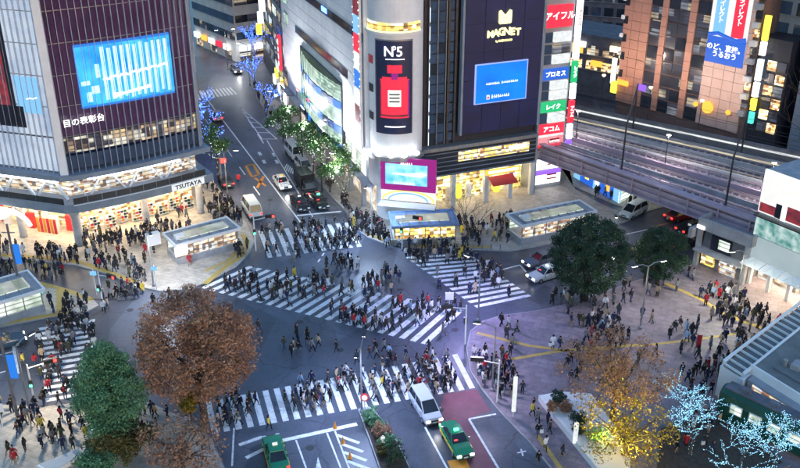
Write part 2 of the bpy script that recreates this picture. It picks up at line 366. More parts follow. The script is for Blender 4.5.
# ------------------------------------------------------------------ the ground
g_ = tag(add('ground', mk('ground', [(-900, -600, -.02), (900, -600, -.02), (900, 1200, -.02), (-900, 1200, -.02)], [(0, 1, 2, 3)], M['ground'])), 'dark city ground stretching out under the streets', 'ground', kind='structure')
road = tag(add('road', mk('road', [(-75, 38, 0), (62, 38, 0), (62, 270, 0), (-140, 270, 0), (-140, 130, 0), (-75, 110, 0)], [(0, 1, 2, 3, 4, 5)], M['asphalt'])), 'blue grey asphalt of the scramble crossing and its streets', 'road', kind='structure')
NZ = [0]
def flat(name, quad, m, par=road, z=.006):
    NZ[0] += 1
    return add(name, mk(name, [(x, y, z) for x, y in quad], [tuple(range(len(quad)))], m), par)
def fixquad(q):
    a = sum(q[i - 1][0] * q[i][1] - q[i][0] * q[i - 1][1] for i in range(len(q)))
    return q if a > 0 else q[::-1]
def zebra(A, B, C, D, n, duty=.52):
    for i in range(n):
        t0, t1 = i / n, (i + duty) / n
        flat('zebra_stripe', fixquad([lerp(A, B, t0), lerp(A, B, t1), lerp(D, C, t1), lerp(D, C, t0)]), M['paint'])
def line(a, b, w=.16, m=None, name='road_line', par=road, z=.006):
    d = dist(a, b); nx, ny = -(b[1] - a[1]) / d * w / 2, (b[0] - a[0]) / d * w / 2
    return flat(name, fixquad([(a[0] + nx, a[1] + ny), (b[0] + nx, b[1] + ny), (b[0] - nx, b[1] - ny), (a[0] - nx, a[1] - ny)]), m or M['paint'], par, z)
def dashes(a, b, n, w=.16, duty=.5):
    for i in range(n): line(lerp(a, b, i / n), lerp(a, b, (i + duty) / n), w)
zebra((-18.04, 68.38), (6.25, 76.61), (7.59, 70.75), (-16.51, 63.7), 24)
zebra((-18.07, 95.49), (7.53, 84.92), (3.27, 77.9), (-22.85, 90.08), 23)
zebra((-18.39, 105.26), (-6.35, 108.03), (-4.25, 100.88), (-16.08, 97.59), 11)
zebra((0.61, 97.86), (8.74, 85.13), (15.0, 87.77), (8.37, 98.94), 13)
zebra((-38.21, 81.39), (-32.59, 67.92), (-28.74, 69.16), (-32.76, 83.23), 14)
zebra((-39.87, 167.36), (-32.77, 170.73), (-30.65, 166.05), (-38.24, 162.21), 12)
# near road
line((2.22, 64.68), (3.99, 58.97), .18); line((6.21, 65.84), (8.48, 58.23), .2); line((6.21, 65.84), (8.71, 66.57), .2)
line((-10.42, 62.74), (-3.84, 65.11), .45); line((-9.05, 62.88), (-7.49, 58.23), .15); line((-6.42, 63.84), (-4.61, 58.23), .15); line((-5.74, 64.12), (-3.95, 58.23), .15)
for k in range(5):
    a = lerp((-5.52, 63.56), (-3.97, 58.6), k / 4.3); line(a, (a[0] + 2.0, a[1] - 1.1), .32)
flat('lane_arrow', fixquad([(-6.95, 60.62), (-6.26, 58.23), (-7.08, 58.23)]), M['paint'])
flat('red_lane', fixquad([(4.13, 69.63), (7.19, 70.43), (8.3, 67.02), (6.22, 65.98), (8.6, 57.75), (5.57, 57.75), (4.75, 62.2), (3.66, 67.47)]), M['red_asphalt'], z=.003)
line((-13.9, 62.2), (-12.06, 63.29), .4); line((-13.03, 60.49), (-11.51, 61.8), .4); line((-17.24, 64.26), (-16.22, 59.47), .16); line((-14.72, 64.54), (-14.04, 59.47), .16)
flat('road_letter', fixquad([(3.96, 60.11), (5.58, 60.49), (5.83, 59.22), (4.31, 58.85)]), M['orange'])
line((9.98, 61.14), (10.78, 61.4), .15); line((10.38, 61.67), (10.44, 60.75), .15)
# street going away
line((-38.61, 168.69), (-12.79, 107.09), .2); line((-21.92, 140.13), (-11.65, 109.62), .16); line((-13.84, 110.11), (-8.0, 111.42), .4)
dashes((-34.19, 151.02), (-17.92, 112.59), 5, .18, .42); dashes((-29.44, 158.53), (-21.08, 135.4), 3, .18, .6)
line((-29.16, 157.93), (-20.28, 140.61), .18); line((-29.16, 157.93), (-22.76, 140.61), .18); line((-22.76, 140.61), (-20.28, 140.61), .2)
for k in range(5): line(lerp((-28.15, 154.99), (-22.82, 141.11), k / 5), lerp((-27.08, 153.84), (-20.51, 141.11), k / 5), .25)
for k in range(6): line(lerp((-17.34, 129.22), (-15.47, 125.91), k / 6), lerp((-17.51, 126.72), (-15.3, 124.3), k / 6), .2)
for c in ((-22.39, 134.49), (-20.11, 134.04), (-21.26, 130.94), (-19.25, 130.94)): line(c, (c[0] + .5, c[1] - 1.5), .5, name='road_letter')
for a, b in (((-23.51, 128.38), (-21.93, 123.9)), ((-23.51, 128.38), (-22.56, 129.22)), ((-22.56, 129.22), (-21.06, 125.1)), ((-21.93, 123.9), (-21.06, 125.1)), ((-21.43, 123.51), (-19.39, 120.43)), ((-20.2, 124.3), (-20.58, 119.68))): line(a, b, .4, M['orange'], 'road_letter')
# left road
line((-40.19, 79.42), (-37.08, 72.91), .3); line((-40.82, 75.88), (-38.94, 76.97), .18); line((-39.53, 72.74), (-37.57, 73.94), .18); line((-42.27, 79.42), (-40.42, 80.01), .18)
# right road
line((25.36, 102.6), (32.52, 105.86), .2); line((32.94, 106.48), (38.72, 109.3), .2, M['yellow']); line((11.49, 94.22), (14.39, 95.75), .2); line((14.39, 95.75), (14.89, 93.97), .2)
line((36.78, 102.6), (40.45, 96.53), .18)
dashes((-6.91, 94.98), (-5.92, 99.22), 3, .2); dashes((-9.9, 96.53), (-9.17, 99.77), 2, .2)

for p in ((-10.68, 82.61), (-6.08, 77.16), (-15.39, 87.33), (0.0, 89.61), (5.78, 80.99), (-1.78, 64.97), (3.65, 67.17), (-26.83, 135.4), (-18.15, 115.34), (-25.42, 145.14), (-29.51, 85.13), (24.8, 99.77), (-26.29, 80.99), (-7.73, 61.8)):
    b = MB(); b.lathe([(.38, .007), (.38, .012)], 16); add('manhole_cover', b.mesh('manhole', M['manhole']), road, TR(p[0], p[1], 0))
def sidewalk(name, label, poly, m, h=.13):
    o = tag(add(name, None), label, 'pavement', kind='structure'); W[o.name] = Matrix()
    b = MB(); b.prism(poly, -.01, h - .004); add('kerb', b.mesh('kerb', M['kerb']), o)
    # paving inset from the kerb stone
    cx = sum(p[0] for p in poly) / len(poly); cy = sum(p[1] for p in poly) / len(poly)
    add('paving', mk('paving', [(cx + (x - cx) * .992, cy + (y - cy) * .992, h) for x, y in fixquad(list(poly))], [tuple(range(len(poly)))], m), o)
    return o
walk_q = sidewalk('pavement', 'pale pavement in front of the curved glass tower', [(-55.06, 95.49), (-49.83, 97.33), (-44.07, 96.53), (-38.9, 95.49), (-34.28, 93.22), (-30.11, 90.31), (-27.2, 89.15), (-23.9, 89.61), (-21.8, 91.75), (-19.55, 94.98), (-18.43, 98.67), (-18.3, 102.02), (-19.69, 106.17), (-21.95, 111.26), (-28.08, 123.51), (-36.17, 140.13), (-42.14, 154.99), (-75, 190), (-100, 150)], M['pave_q'])
walk_l = sidewalk('pavement', 'pavement round the glass stair shelter at the left edge', [(-52.41, 87.33), (-47.53, 91.75), (-42.99, 91.99), (-38.62, 90.08), (-34.41, 87.55), (-33.16, 86.0), (-33.97, 84.7), (-38.59, 83.02), (-43.12, 80.99), (-48.06, 78.09)], M['pave_q'])
walk_b = sidewalk('pavement', 'pavement with the tall green conifer in the lower left corner', [(-41.32, 65.69), (-37.29, 67.92), (-32.98, 67.47), (-28.68, 68.38), (-25.23, 69.32), (-21.99, 67.47), (-18.3, 65.11), (-16.36, 62.88), (-13.92, 57.75), (-11.98, 53.19), (-35.56, 53.19)], M['pave_q'])
walk_m = sidewalk('pavement', 'pavement along the shops below the store with the corner turret', [(-7.3, 110.93), (-6.26, 106.17), (-4.08, 103.18), (-1.76, 101.17), (2.49, 100.04), (8.68, 99.77), (13.58, 99.22), (20.15, 101.73), (25.83, 104.96), (31.17, 108.98), (27.64, 113.95), (25.06, 118.94), (26.08, 130.94), (23.84, 140.13), (3.02, 126.72), (-27.22, 167.36), (-27.14, 164.11), (-19.29, 140.61), (-13.7, 126.31)], M['pave'])
walk_h = sidewalk('plaza', 'purple grey paved station plaza with the round trees', [(7.66, 70.43), (6.82, 73.25), (6.69, 77.16), (7.33, 80.6), (8.76, 82.61), (11.02, 83.86), (15.27, 84.92), (18.81, 86.44), (25.19, 90.31), (32.04, 94.47), (36.82, 96.53), (44.63, 99.77), (60.63, 97.06), (40.93, 57.75), (22.87, 52.13), (15.25, 52.13), (12.97, 57.99), (11.24, 62.33), (8.86, 67.17)], M['plaza'])
walk_u = sidewalk('pavement', 'pavement under the railway bridge with the blue hoarding', [(24.29, 127.55), (24.89, 120.43), (29.3, 113.95), (32.36, 110.6), (35.85, 112.59), (40.89, 116.76), (47.9, 135.4), (34.96, 150.47)], M['pave'])
def tactile(par, pts, w=.7, z=.14):
    for a, b in zip(pts, pts[1:]): line(a, b, w, M['yellow'], 'tactile_paving', par, z); z += .002
tactile(walk_q, [(-48.93, 98.13), (-43.85, 97.59), (-38.55, 96.27), (-33.89, 93.47), (-30.3, 91.03)])
tactile(walk_q, [(-22.42, 90.79), (-20.86, 94.98), (-19.21, 98.13), (-19.27, 101.73), (-20.14, 104.06)])
tactile(walk_q, [(-23.04, 93.97), (-20.77, 96.53), (-19.84, 99.77)], .5)
tactile(walk_l, [(-45.99, 90.79), (-42.14, 91.26), (-38.46, 89.61), (-34.16, 87.1)]); tactile(walk_l, [(-38.69, 89.61), (-36.8, 84.07)]); tactile(walk_l, [(-42.47, 82.0), (-38.74, 83.44), (-35.64, 84.49)])
tactile(walk_m, [(-4.37, 104.36), (-1.77, 102.02), (2.5, 100.6), (6.86, 100.6), (11.21, 100.32)], .6)
tactile(walk_h, [(8.04, 80.2), (13.24, 77.71), (17.16, 76.79)], .45); tactile(walk_h, [(10.63, 75.16), (16.15, 76.79), (24.5, 77.9)], .45)
tactile(walk_h, [(30.53, 91.03), (33.45, 87.33), (35.51, 83.44), (38.38, 80.99)], .5); tactile(walk_h, [(34.97, 83.44), (36.59, 83.44)], .5)
tactile(walk_h, [(12.0, 63.42), (13.42, 58.72)], .4); tactile(walk_h, [(24.45, 77.71), (30.96, 79.04), (35.49, 80.2)], .35)

# ------------------------------------------------------------------ the curved glass tower
S = (-40.3, 101.0); QR = (-26.2, 110.9); QL = (-55.6, 105.7)
QA = ang(S, QR); QLEN = dist(S, QR)
tower = root('glass_tower', 'curved glass tower with purple mullioned facade and a big cyan video screen', 'building', S[0], S[1], QA)
fq = F(tower, TR(S[0], S[1], 0, QA)); fl = F(tower, TR(QL[0], QL[1], 0, ang(QL, S)))
LL = dist(QL, S)
def qb(x): return -.55 * math.sin(math.pi * max(0, min(1, x / QLEN)))      # the bulge of the front
def qa(x): return math.atan(-.55 * math.pi / QLEN * math.cos(math.pi * x / QLEN))
def wl(p): v = fq.w @ Vector((p[0], p[1], 0)); return (v.x, v.y)
b = MB(); b.prism([(.4, .9), (QLEN - .4, .9), (QLEN, 22), (-8, 24), (-9.0, 13.6)], 9.5, 42)
fq.mesh('core', b.mesh('core', M['navy']))
NB = 22; rows = [14.2, 17.9, 21.6, 25.3, 29.0, 32.7, 36.4, 40.]
for i in range(NB):
    x = (i + .5) * QLEN / NB; w = QLEN / NB - .07
    for z0, z1 in zip(rows, rows[1:]):
        fq.box('pane', M['pane_q'], (x, qb(x) + .1, (z0 + z1) / 2), (w, .05, z1 - z0 - .08), qa(x))
    fq.box('window', M['win_warm'] if (i * 7) % 5 else M['win_dim'], (x, qb(x) + .35, 12.95), (w, .05, 1.9), qa(x))
    fq.box('pane', M['pane_b'], (x, qb(x) + .1, 10.9), (w, .05, 1.7), qa(x))
for i in range(NB + 1):
    x = i * QLEN / NB
    fq.box('mullion', M['fin'], (x, qb(x) - .14, 25), (.045, .38, 31), qa(x))
for z in rows:
    for k in range(6):
        x = (k + .5) * QLEN / 6; fq.box('transom', M['metal'], (x, qb(x) + .03, z), (QLEN / 6 + .02, .1, .07), qa(x))
NL = 20
for i in range(NL):
    x = (i + .5) * LL / NL; w = LL / NL - .07
    for z0, z1 in zip(rows, rows[1:]):
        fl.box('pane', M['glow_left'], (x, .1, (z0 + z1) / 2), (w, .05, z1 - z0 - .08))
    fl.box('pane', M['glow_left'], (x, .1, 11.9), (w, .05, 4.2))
for i in range(NL + 1): fl.box('mullion', M['fin'], (i * LL / NL, -.06, 25), (.05, .26, 31.6))
for z in rows: fl.box('transom', M['metal'], (LL / 2, .03, z), (LL, .1, .06))
fq.box('corner_fin', M['white'], (-.15, -.1, 24.6), (.9, .5, 31.2), R(-26))
fq.box('corner_fin', M['blue_grey'], (QLEN + .2, .6, 24.6), (.5, 1.6, 31.2))
fl.box('poster', M['poster_red'], (LL - 7.4, -.05, 21.8), (3.2, .1, 13)); fl.box('poster', M['skyblue'], (LL - 3.3, -.05, 19.2), (3.4, .08, 4.4))
fl.box('poster_band', M['dark'], (LL - 6.6, -.12, 16.4), (4.6, .1, 2.6)); fl.box('poster_band', M['dark'], (LL - 5.6, -.12, 22.2), (.7, .1, 13))
b = MB(); b.tube([(0, 0, 0), (.5, 0, .14), (1.0, 0, .1), (1.5, 0, .3)], [.06, .09, .05, .08], 5); fl.mesh('poster_script', b.mesh('script3', M['g_letters']), (LL - 3.6, -.16, 18.7))
def qcurve(x0, x1, off, n=10): return [(x0 + (x1 - x0) * i / n, qb(x0 + (x1 - x0) * i / n) + off) for i in range(n + 1)]
# the video screen, seven metres tall, in four curved sections
SO = 1.5
b = MB(); b.prism(qcurve(1.55 + SO, 13.15 + SO, .02, 16) + qcurve(1.55 + SO, 13.15 + SO, -.06, 16)[::-1], 17.3, 24.9); scr = fq.mesh('video_screen', b.mesh('screenback', M['blue_q']))
for i in range(10):
    fq.box('screen_panel', M['screen_q'], (2.13 + SO + i * 1.16, qb(2.13 + SO + i * 1.16) - .09, 21.1), (1.12, .05, 7.0), qa(2.13 + SO + i * 1.16), par=scr)
for i in range(11):
    fq.box('screen_bar', M['bar_q'], (4.7 + SO + i * .78, qb(4.7 + SO + i * .78) - .13, 21.05 + (.0 if i % 3 else .1)), (.46, .04, 6.4 - .25 * (i % 2)), par=scr)
for x, z, w, h in ((2.4, 20.3, 1.1, .5), (3.4, 19.4, .9, .9), (2.6, 18.6, .6, 1.2), (3.9, 21.6, .5, 1.6)): fq.box('screen_shape', M['bar_q'], (x + SO, qb(x + SO) - .13, z), (w, .04, h), par=scr)
bm = MB(); px, pz = 4.4 + SO, 20.5
for k in range(13):
    nx, nz = px + .62, 20.5 + .05 * k + (.22 if k % 2 else -.12) * rnd.uniform(.3, 1)
    bm.tube([(px, qb(px) - .2, pz), ((px + nx) / 2, qb(px) - .2, (pz + nz) / 2 + .15), (nx, qb(nx) - .2, nz)], [.1, .16, .1], 5); px, pz = nx, nz
fq.mesh('screen_script', bm.mesh('script', M['g_letters']), par=scr)
bm = MB(); bm.tube([(x_, qb(x_) - .22, 18.35 + .1 * (x_ - 6.5)) for x_ in (6.8, 7.4, 8.4, 9.5, 10.6, 11.5)], [.4, .26, .14, .2, .16, .24], 6)
fq.mesh('screen_script', bm.mesh('script', M['g_letters']), par=scr)
fq.text('目の表彰台', M['g_letters'], (2.9, -.85, 16.0), 1.0, bold=.012)
# ledge, second storey and street level
lw = fq.w.inverted() @ fl.w
def llp(x, y): v = lw @ Vector((x, y, 0)); return (v.x, v.y)
b = MB(); b.prism([llp(-1, -1.3), llp(LL - .2, -1.3)] + qcurve(.4, QLEN + 1, -1.35) + [(QLEN + 1, 3), llp(-1, 4)], 4.9, 6.0); ledge = fq.mesh('ledge', b.mesh('ledge', M['blue_grey']))
b = MB(); b.prism([llp(-1, -1.1), llp(LL - .2, -1.1)] + qcurve(.4, QLEN + 1, -1.15) + [(QLEN + 1, 3), llp(-1, 4)], 9.0, 9.62); fq.mesh('ledge', b.mesh('ledge2', M['blue_grey']))
for k in range(10):
    x = (k + .5) * QLEN / 10; fq.box('railing', M['dark_metal'], (x, qb(x) - 1.25, 6.42), (QLEN / 10 - .05, .05, .78), qa(x))
    fq.box('ledge_trim', M['white'], (x, qb(x) - 1.42, 5.95), (QLEN / 10, .08, .1), qa(x))
for k in range(8): fl.box('railing', M['dark_metal'], ((k + .5) * LL / 8, -1.2, 6.42), (LL / 8 - .05, .05, .78))
b = MB(); b.prism([llp(0, 1.6), llp(LL - 1, 1.6)] + qcurve(.9, QLEN, 1.9) + [(QLEN, 9), llp(0, 9)], 6.01, 8.99, 0); fq.mesh('shop_interior', b.mesh('shop2', M['shop_white']))
for k in range(7):
    x = 1.2 + k * 2.45; fq.box('strut', M['white'], (x, qb(x) + .9, 7.5), (.2, .2, 3.4), tilt=('Y', R(34 if k % 2 else -34)))
for k in range(6): fl.box('strut', M['white'], (LL - 1.4 - k * 2.4, .2, 7.5), (.28, .28, 3.4), tilt=('Y', R(34 if k % 2 else -34)))
for k in range(5):
    x = 3.4 + k * 2.4; fq.box('light_box', M['g_stripc'], (x, qb(x) - .35, 8.72), (2.3, .3, .34), qa(x))
for k in range(5): fl.box('light_box', M['g_stripc'], (LL - 2.2 - k * 2.2, -.3, 8.72), (2.1, .3, .5))
b = MB(); b.prism([llp(0, 4.2), llp(LL - 2, 4.2)] + qcurve(2.5, QLEN, 4.4) + [(QLEN, 9), llp(0, 9)], .13, 4.88); fq.mesh('shop_interior', b.mesh('shop1', M['shop_warm']))
for k in range(9):
    x = 1.5 + k * 1.8
    fq.box('ceiling_light', M['g_strip'], (x, 1.2 + (k % 3) * .8, 4.84), (1.1, .35, .06)); fq.box('ceiling_light', M['g_strip'], (x + .6, .1, 4.84), (.6, .3, .06))
    s = fq.box('shelf', M['cream'], (x, 2.8 + (k % 2) * .6, 1.0), (1.3, .5, 1.7))
    for q in range(4):
        fq.box('shelf_board', M['whitepaint'], (x, 2.45 + (k % 2) * .6, .35 + q * .42), (1.3, .3, .05), par=s)
        for u in range(3): fq.box('goods', M[['signred', 'cream', 'navy', 'orange', 'train_green', 'whitepaint', 'yellow', 'black'][(k * 3 + q * 5 + u * 2) % 8]], (x - .42 + u * .42, 2.42 + (k % 2) * .6, .52 + q * .42), (.3, .16, .26), par=s)
for k in range(8):
    x = LL - 1.5 - k * 1.8; fl.box('ceiling_light', M['g_strip'], (x, 1.2 + (k % 2), 4.84), (1.1, .4, .06))
    fl.box('shelf', [M['cream'], M['signred'], M['whitepaint']][k % 3], (x, 2.6 + (k % 2) * .8, 1.2), (1.1, .5, 2.1))
def big_column(f, x, y, z0, z1, r):
    b = MB(); b.lathe([(r * 1.15, z0), (r, z0 + .3), (r, z1 - 1.2), (r * 1.2, z1 - .6), (r * 1.9, z1)], 16); f.mesh('column', b.mesh('column', M['concrete'], True), (x, y, 0))
for k in range(12): fq.box('added_soffit_light', M['g_strip'], (1.2 + k * 1.4, qb(1.2 + k * 1.4) - .9, 4.87), (.9, .22, .05), qa(1.2 + k * 1.4))  # downlights added under the ledge to warm the pavement
for k in range(10): fl.box('added_soffit_light', M['g_strip'], (LL - 1.5 - k * 1.4, -.8, 4.87), (.9, .22, .05))
big_column(fq, .2, -.2, .13, 4.9, .55); big_column(fq, 9., -.1, .13, 4.9, .45); big_column(fq, 16.6, .2, .13, 4.9, .45); big_column(fl, LL - 8, 0, .13, 4.9, .45)
sg = fq.box('shop_sign', M['g_whitesign'], (14.5, qb(14.5) - 1.5, 5.45), (4.6, .1, .86), qa(14.5)); fq.text('TSUTAYA', M['navy'], (14.5, qb(14.5) - 1.57, 5.42), .78, rz=qa(14.5), par=sg, bold=.02, sx=1.1)
b = MB(); b.lathe([(1.9, 4.0), (1.9, 4.4)], 20); fl.mesh('round_sign', b.mesh('disc', M['g_white']), (LL - 10.5, -1.6, -.6))
for k in range(6): fl.box('shop_banner', M['orange'] if k % 2 else M['signred'], (LL - 3.2 - k * .5, .3, 2.0), (.4, .06, 2.0))
bm = MB()
bm.tube([(LL - 9 + 3.2 * math.sin(a * math.pi / 16), -1.8 + .1 * a, 4.6 - 2.2 * (1 - math.cos(a * math.pi / 16))) for a in range(9)], [.28] * 9, 8); fl.mesh('neon_arch', bm.mesh('arch', M['g_white']))

# ------------------------------------------------------------------ the store with the corner turret
V = R(22.5)
MX, MY = 3.2, 111.2
store = root('department_store', 'department store with white turret, dark sign wall and blue video screen', 'building', MX, MY, V)
fm = F(store, TR(MX, MY, 0, V)); ML = 22.4
TZ = 28.6                                       # roof line
def mfl(p): v = fm.w.inverted() @ Vector((p[0], p[1], 0)); return (v.x, v.y)
b = MB(); b.prism([(0, .4), (17.0, .4), (17.0, 26), (0, 26)], 9.3, TZ); fm.mesh('wall', b.mesh('storewall', M['dark']))
b = MB(); b.prism([(17.01, .9), (ML - .4, .9), (ML - .4, 20), (17.01, 20)], .13, TZ - .3); fm.mesh('wall', b.mesh('storewall2', M['grey']))
# white wing along the street
wing0 = (-3.56, 107.37); wing1 = (-19.86, 152.73)
wl_ = dist(wing0, wing1); wa = ang(wing1, wing0); fw = F(store, TR(wing1[0], wing1[1], 0, wa))
b = MB(); b.prism([(0, 0), (wl_ - 2.6, 0), (wl_ - 2.6, 9), (0, 18)], 8.9, 34); fw.mesh('wall', b.mesh('wing', M['white']))
# tile courses: wall panels with joints
pz = 9.0; nr = 0
while pz < 33.5:
    h = 1.55; n = 13
    for k in range(n):
        x0 = wl_ * k / n
        if k == n - 1: continue
        zc = pz + h / 2
        if 0.25 < (k + .5) / n < .75 and pz < 15.4: continue
        fw.box('wall_panel', M['white'], (x0 + wl_ / n / 2, -.04, zc), (wl_ / n - .05, .1, h - .05))
    pz += h; nr += 1
def ribbon(x0, x1, z, h, m, n):
    for k in range(n):
        w = (x1 - x0) / n; fw.box('window', m if k % 4 else M['pane_b'], (x0 + w * (k + .5), -.1, z), (w - .08, .12, h))
    fw.box('window_sill', M['grey'], ((x0 + x1) / 2, -.13, z - h / 2 - .06), (x1 - x0, .2, .1))
for z, x0, x1 in ((17.6, .20, .80), (24.0, .16, .94), (29.4, .5, .94)): ribbon(wl_ * x0, wl_ * x1, z, 1.05, M['pane_d'], 14)
for z in (17.9, 21.2, 24.6, 28.0): fw.box('window', M['win_green'], (wl_ * .07, -.12, z), (2.6, .12, 1.6)); fw.box('window_frame', M['grey'], (wl_ * .07, -.08, z), (2.9, .1, 1.9))
fw.box('neon_band', M['led_blue'], (wl_ * .58, -.2, 24.05), (2.6, .06, .7))
# curved green-lit window wall
bx0, bx1 = wl_ * .26, wl_ * .74
fw.box('window_frame', M['dark_metal'], ((bx0 + bx1) / 2, .0, 11.2), (bx1 - bx0, .5, 8.6))
for j, (z, h) in enumerate(((14.1, 2.2), (10.6, 2.4), (7.6, 1.8))):
    for k in range(10):
        t = (k + .5) / 10; w = (bx1 - bx0) / 10; y = -.35 - .9 * math.sin(math.pi * t)
        fw.box('window', M['win_green'], (bx0 + w * (k + .5), y, z), (w - .07, .1, h), -.22 * math.cos(math.pi * t))
        fw.box('spandrel', M['navy'] if k % 3 else M['blue_q'], (bx0 + w * (k + .5), y, z - h / 2 - .6), (w + .02, .16, .95), -.22 * math.cos(math.pi * t))
for k in range(6): fw.box('window_light', M['g_green'] if k % 3 else M['g_redlamp'], (bx0 + 2 + k * 2.2, -1.4, 8.9 + .1 * k), (1.3, .1, .18))
# street level shops of the wing
b = MB(); b.prism([(0, 1.6), (wl_ - 2.6, 1.6), (wl_ - 2.6, 9), (0, 9)], .13, 4.3); fw.mesh('shop_interior', b.mesh('wingshop', M['shop_white']))
b = MB(); b.prism([(0, .35), (wl_ - 2.6, .35), (wl_ - 2.6, 9), (0, 9)], 4.31, 8.88); fw.mesh('wall', b.mesh('wingmid', M['white']))
for k in range(6): fw.box('shop_window', M['win_cool'] if k % 2 else M['poster'], (wl_ - 4.6 - k * 2.1, .28, 6.6), (1.9, .1, 2.6))
b = MB(); b.lathe([(2.6, .13), (2.6, 9.0)], 24); add('corner_pier', b.mesh('pier', M['white']), store, TR(-.55, 110.9, 0))
for k in range(8):
    x = wl_ * (k + .5) / 8
    fw.box('pillar', M['grey'], (wl_ * k / 8 + .3, .6, 3.2), (.5, .6, 6.2)); fw.box('shop_sign', [M['g_white'], M['g_cool'], M['g_purple'], M['g_white'], M['g_red'], M['g_green'], M['g_white'], M['g_cool']][k], (x, -.1, 4.7), (3.0, .2, .8)); fw.box('canopy', M['grey'], (x, -.3, 5.3), (wl_ / 8 - .2, 1.2, .15))
for k in range(5):                                   # wall washers added to brighten the wing, on brackets above the canopy
    x = wl_ * (.12 + .19 * k); fw.box('added_bracket', M['dark_metal'], (x, -1.6, 5.5), (.08, 3.2, .08)); b = MB(); b.lathe([(.1, 0), (.22, .12), (.22, .25)], 10); fw.mesh('floodlight', b.mesh('flood', M['g_lampc']), (x, -3.1, 5.55)); lamp_light(store, fw.w @ Vector((x, -3.2, 6.0)), 4000, (.95, .96, 1), 'SPOT', .25, Matrix.Rotation(math.pi, 4, 'X'), 2.9)
# tall banner by the turret with many poster panels
bx = wl_ - 4.3; ban = fw.box('banner_frame', M['whitepaint'], (bx, -.3, 20.2), (2.5, .3, 21.5))
for k in range(9):
    fw.box('poster', [M['poster'], M['poster_red'], M['skyblue'], M['g_red'], M['poster'], M['blue_q'], M['poster'], M['poster_red'], M['poster']][k], (bx, -.48, 30 - k * 2.3), (2.1, .06, 2.2), par=ban)
for k in range(22):
    for s in (-1, 1): fw.box('bulb', M['g_cool'], (bx + s * 1.18, -.5, 10.2 + k * .95), (.12, .1, .16), par=ban)
# turret
TC = (-.55, 110.4); TRAD = 3.4
ft = F(store, TR(TC[0], TC[1], 0, 0))
b = MB(); b.lathe([(TRAD, 9.3), (TRAD, TZ + 1.2)], 40); ft.mesh('turret', b.mesh('turret', M['white']))
b = MB(); b.lathe([(TRAD + .18, 0), (TRAD + .18, .5)], 40); ft.mesh('cornice', b.mesh('cornice', M['dark']), (0, 0, TZ + 1.0))
def arc(name, m, a0, a1, z0, z1, r, th=.08, n=10, par=None):
    b = MB()
    for k in range(n):
        p = [(r + d) * math.cos(R(a0 + (a1 - a0) * q / n)) for d, q in ((0, k), (0, k + 1))]
        pts = []
        for d, q in ((0, k), (th, k), (th, k + 1), (0, k + 1)):
            a = R(a0 + (a1 - a0) * q / n); pts.append(((r + d) * math.cos(a), (r + d) * math.sin(a)))
        b.prism(pts, z0, z1)
    return ft.mesh(name, b.mesh(name, m), par=par)
arc('balcony_window', M['shop_gold'], 190, 330, 25.3, 26.4, TRAD + .02, .06, 16)
arc('balcony', M['whitepaint'], 188, 332, 25.0, 25.3, TRAD + .02, .3, 16); arc('balcony_light', M['g_gold'], 192, 328, 25.34, 25.48, TRAD + .12, .08, 16)
ad = arc('advert_panel', M['navy'], 228, 304, 12.6, 24.3, TRAD + .02, .12, 14)
arc('advert_frame', M['metal'], 226, 306, 24.3, 24.45, TRAD + .02, .18, 14)
for a in (227, 305): arc('advert_frame', M['metal'], a - .8, a + .8, 12.6, 24.3, TRAD + .02, .18, 2)
# perfume advert: bottle, label, stopper, lettering
arc('advert_shape', M['g_red'], 238, 298, 14.7, 19.6, TRAD + .15, .04, 10, ad); arc('advert_shape', M['poster'], 255, 281, 16.2, 18.3, TRAD + .2, .04, 6, ad); arc('advert_shape', M['g_red'], 243, 293, 19.6, 19.9, TRAD + .15, .04, 8, ad); arc('advert_shape', M['poster_red'], 240, 296, 14.9, 15.15, TRAD + .2, .03, 8, ad)
for q_ in range(3): arc('advert_shape', M['black'], 258, 278, 17.7 - q_ * .45, 17.85 - q_ * .45, TRAD + .25, .03, 4, ad)
arc('advert_shape', M['poster_red'], 238.5, 241, 14.8, 19.5, TRAD + .2, .03, 2, ad); arc('advert_shape', M['magenta'], 295, 297.5, 14.8, 19.5, TRAD + .2, .03, 2, ad)
arc('advert_shape', M['g_red'], 254, 283, 20.4, 21.4, TRAD + .15, .04, 6, ad); arc('advert_shape', M['magenta'], 262, 275, 19.6, 20.4, TRAD + .15, .04, 4, ad)
arc('advert_shape', M['g_letters'], 248, 290, 13.5, 13.65, TRAD + .15, .04, 6, ad); arc('advert_shape', M['g_letters'], 250, 288, 22.05, 22.15, TRAD + .15, .03, 6, ad)
for s, a in (('N', 257), ('°', 267.5), ('5', 278)):
    ar = R(a); p = ((TRAD + .2) * math.cos(ar), (TRAD + .2) * math.sin(ar))
    ft.text(s, M['g_letters'], (p[0], p[1], 23.0), 1.7, rz=ar + R(90), par=ad, bold=.02)
for k, z in enumerate((21.2, 17.6, 14.0)): arc('turret_window', M['dark'] if k else M['poster_red'], 196, 216, z, z + 1.0, TRAD + .02, .06, 4)
arc('light_rim', M['metal'], 200, 340, 9.0, 9.6, TRAD + .02, .5, 16)
for a in (215, 238, 262, 285, 310):
    p = ((TRAD + .75) * math.cos(R(a)), (TRAD + .75) * math.sin(R(a)))
    b = MB(); b.lathe([(.12, 0), (.34, .15), (.36, .4), (.15, .55)], 12); ft.mesh('floodlight', b.mesh('flood', M['g_flood'], True), (p[0], p[1], 9.7))
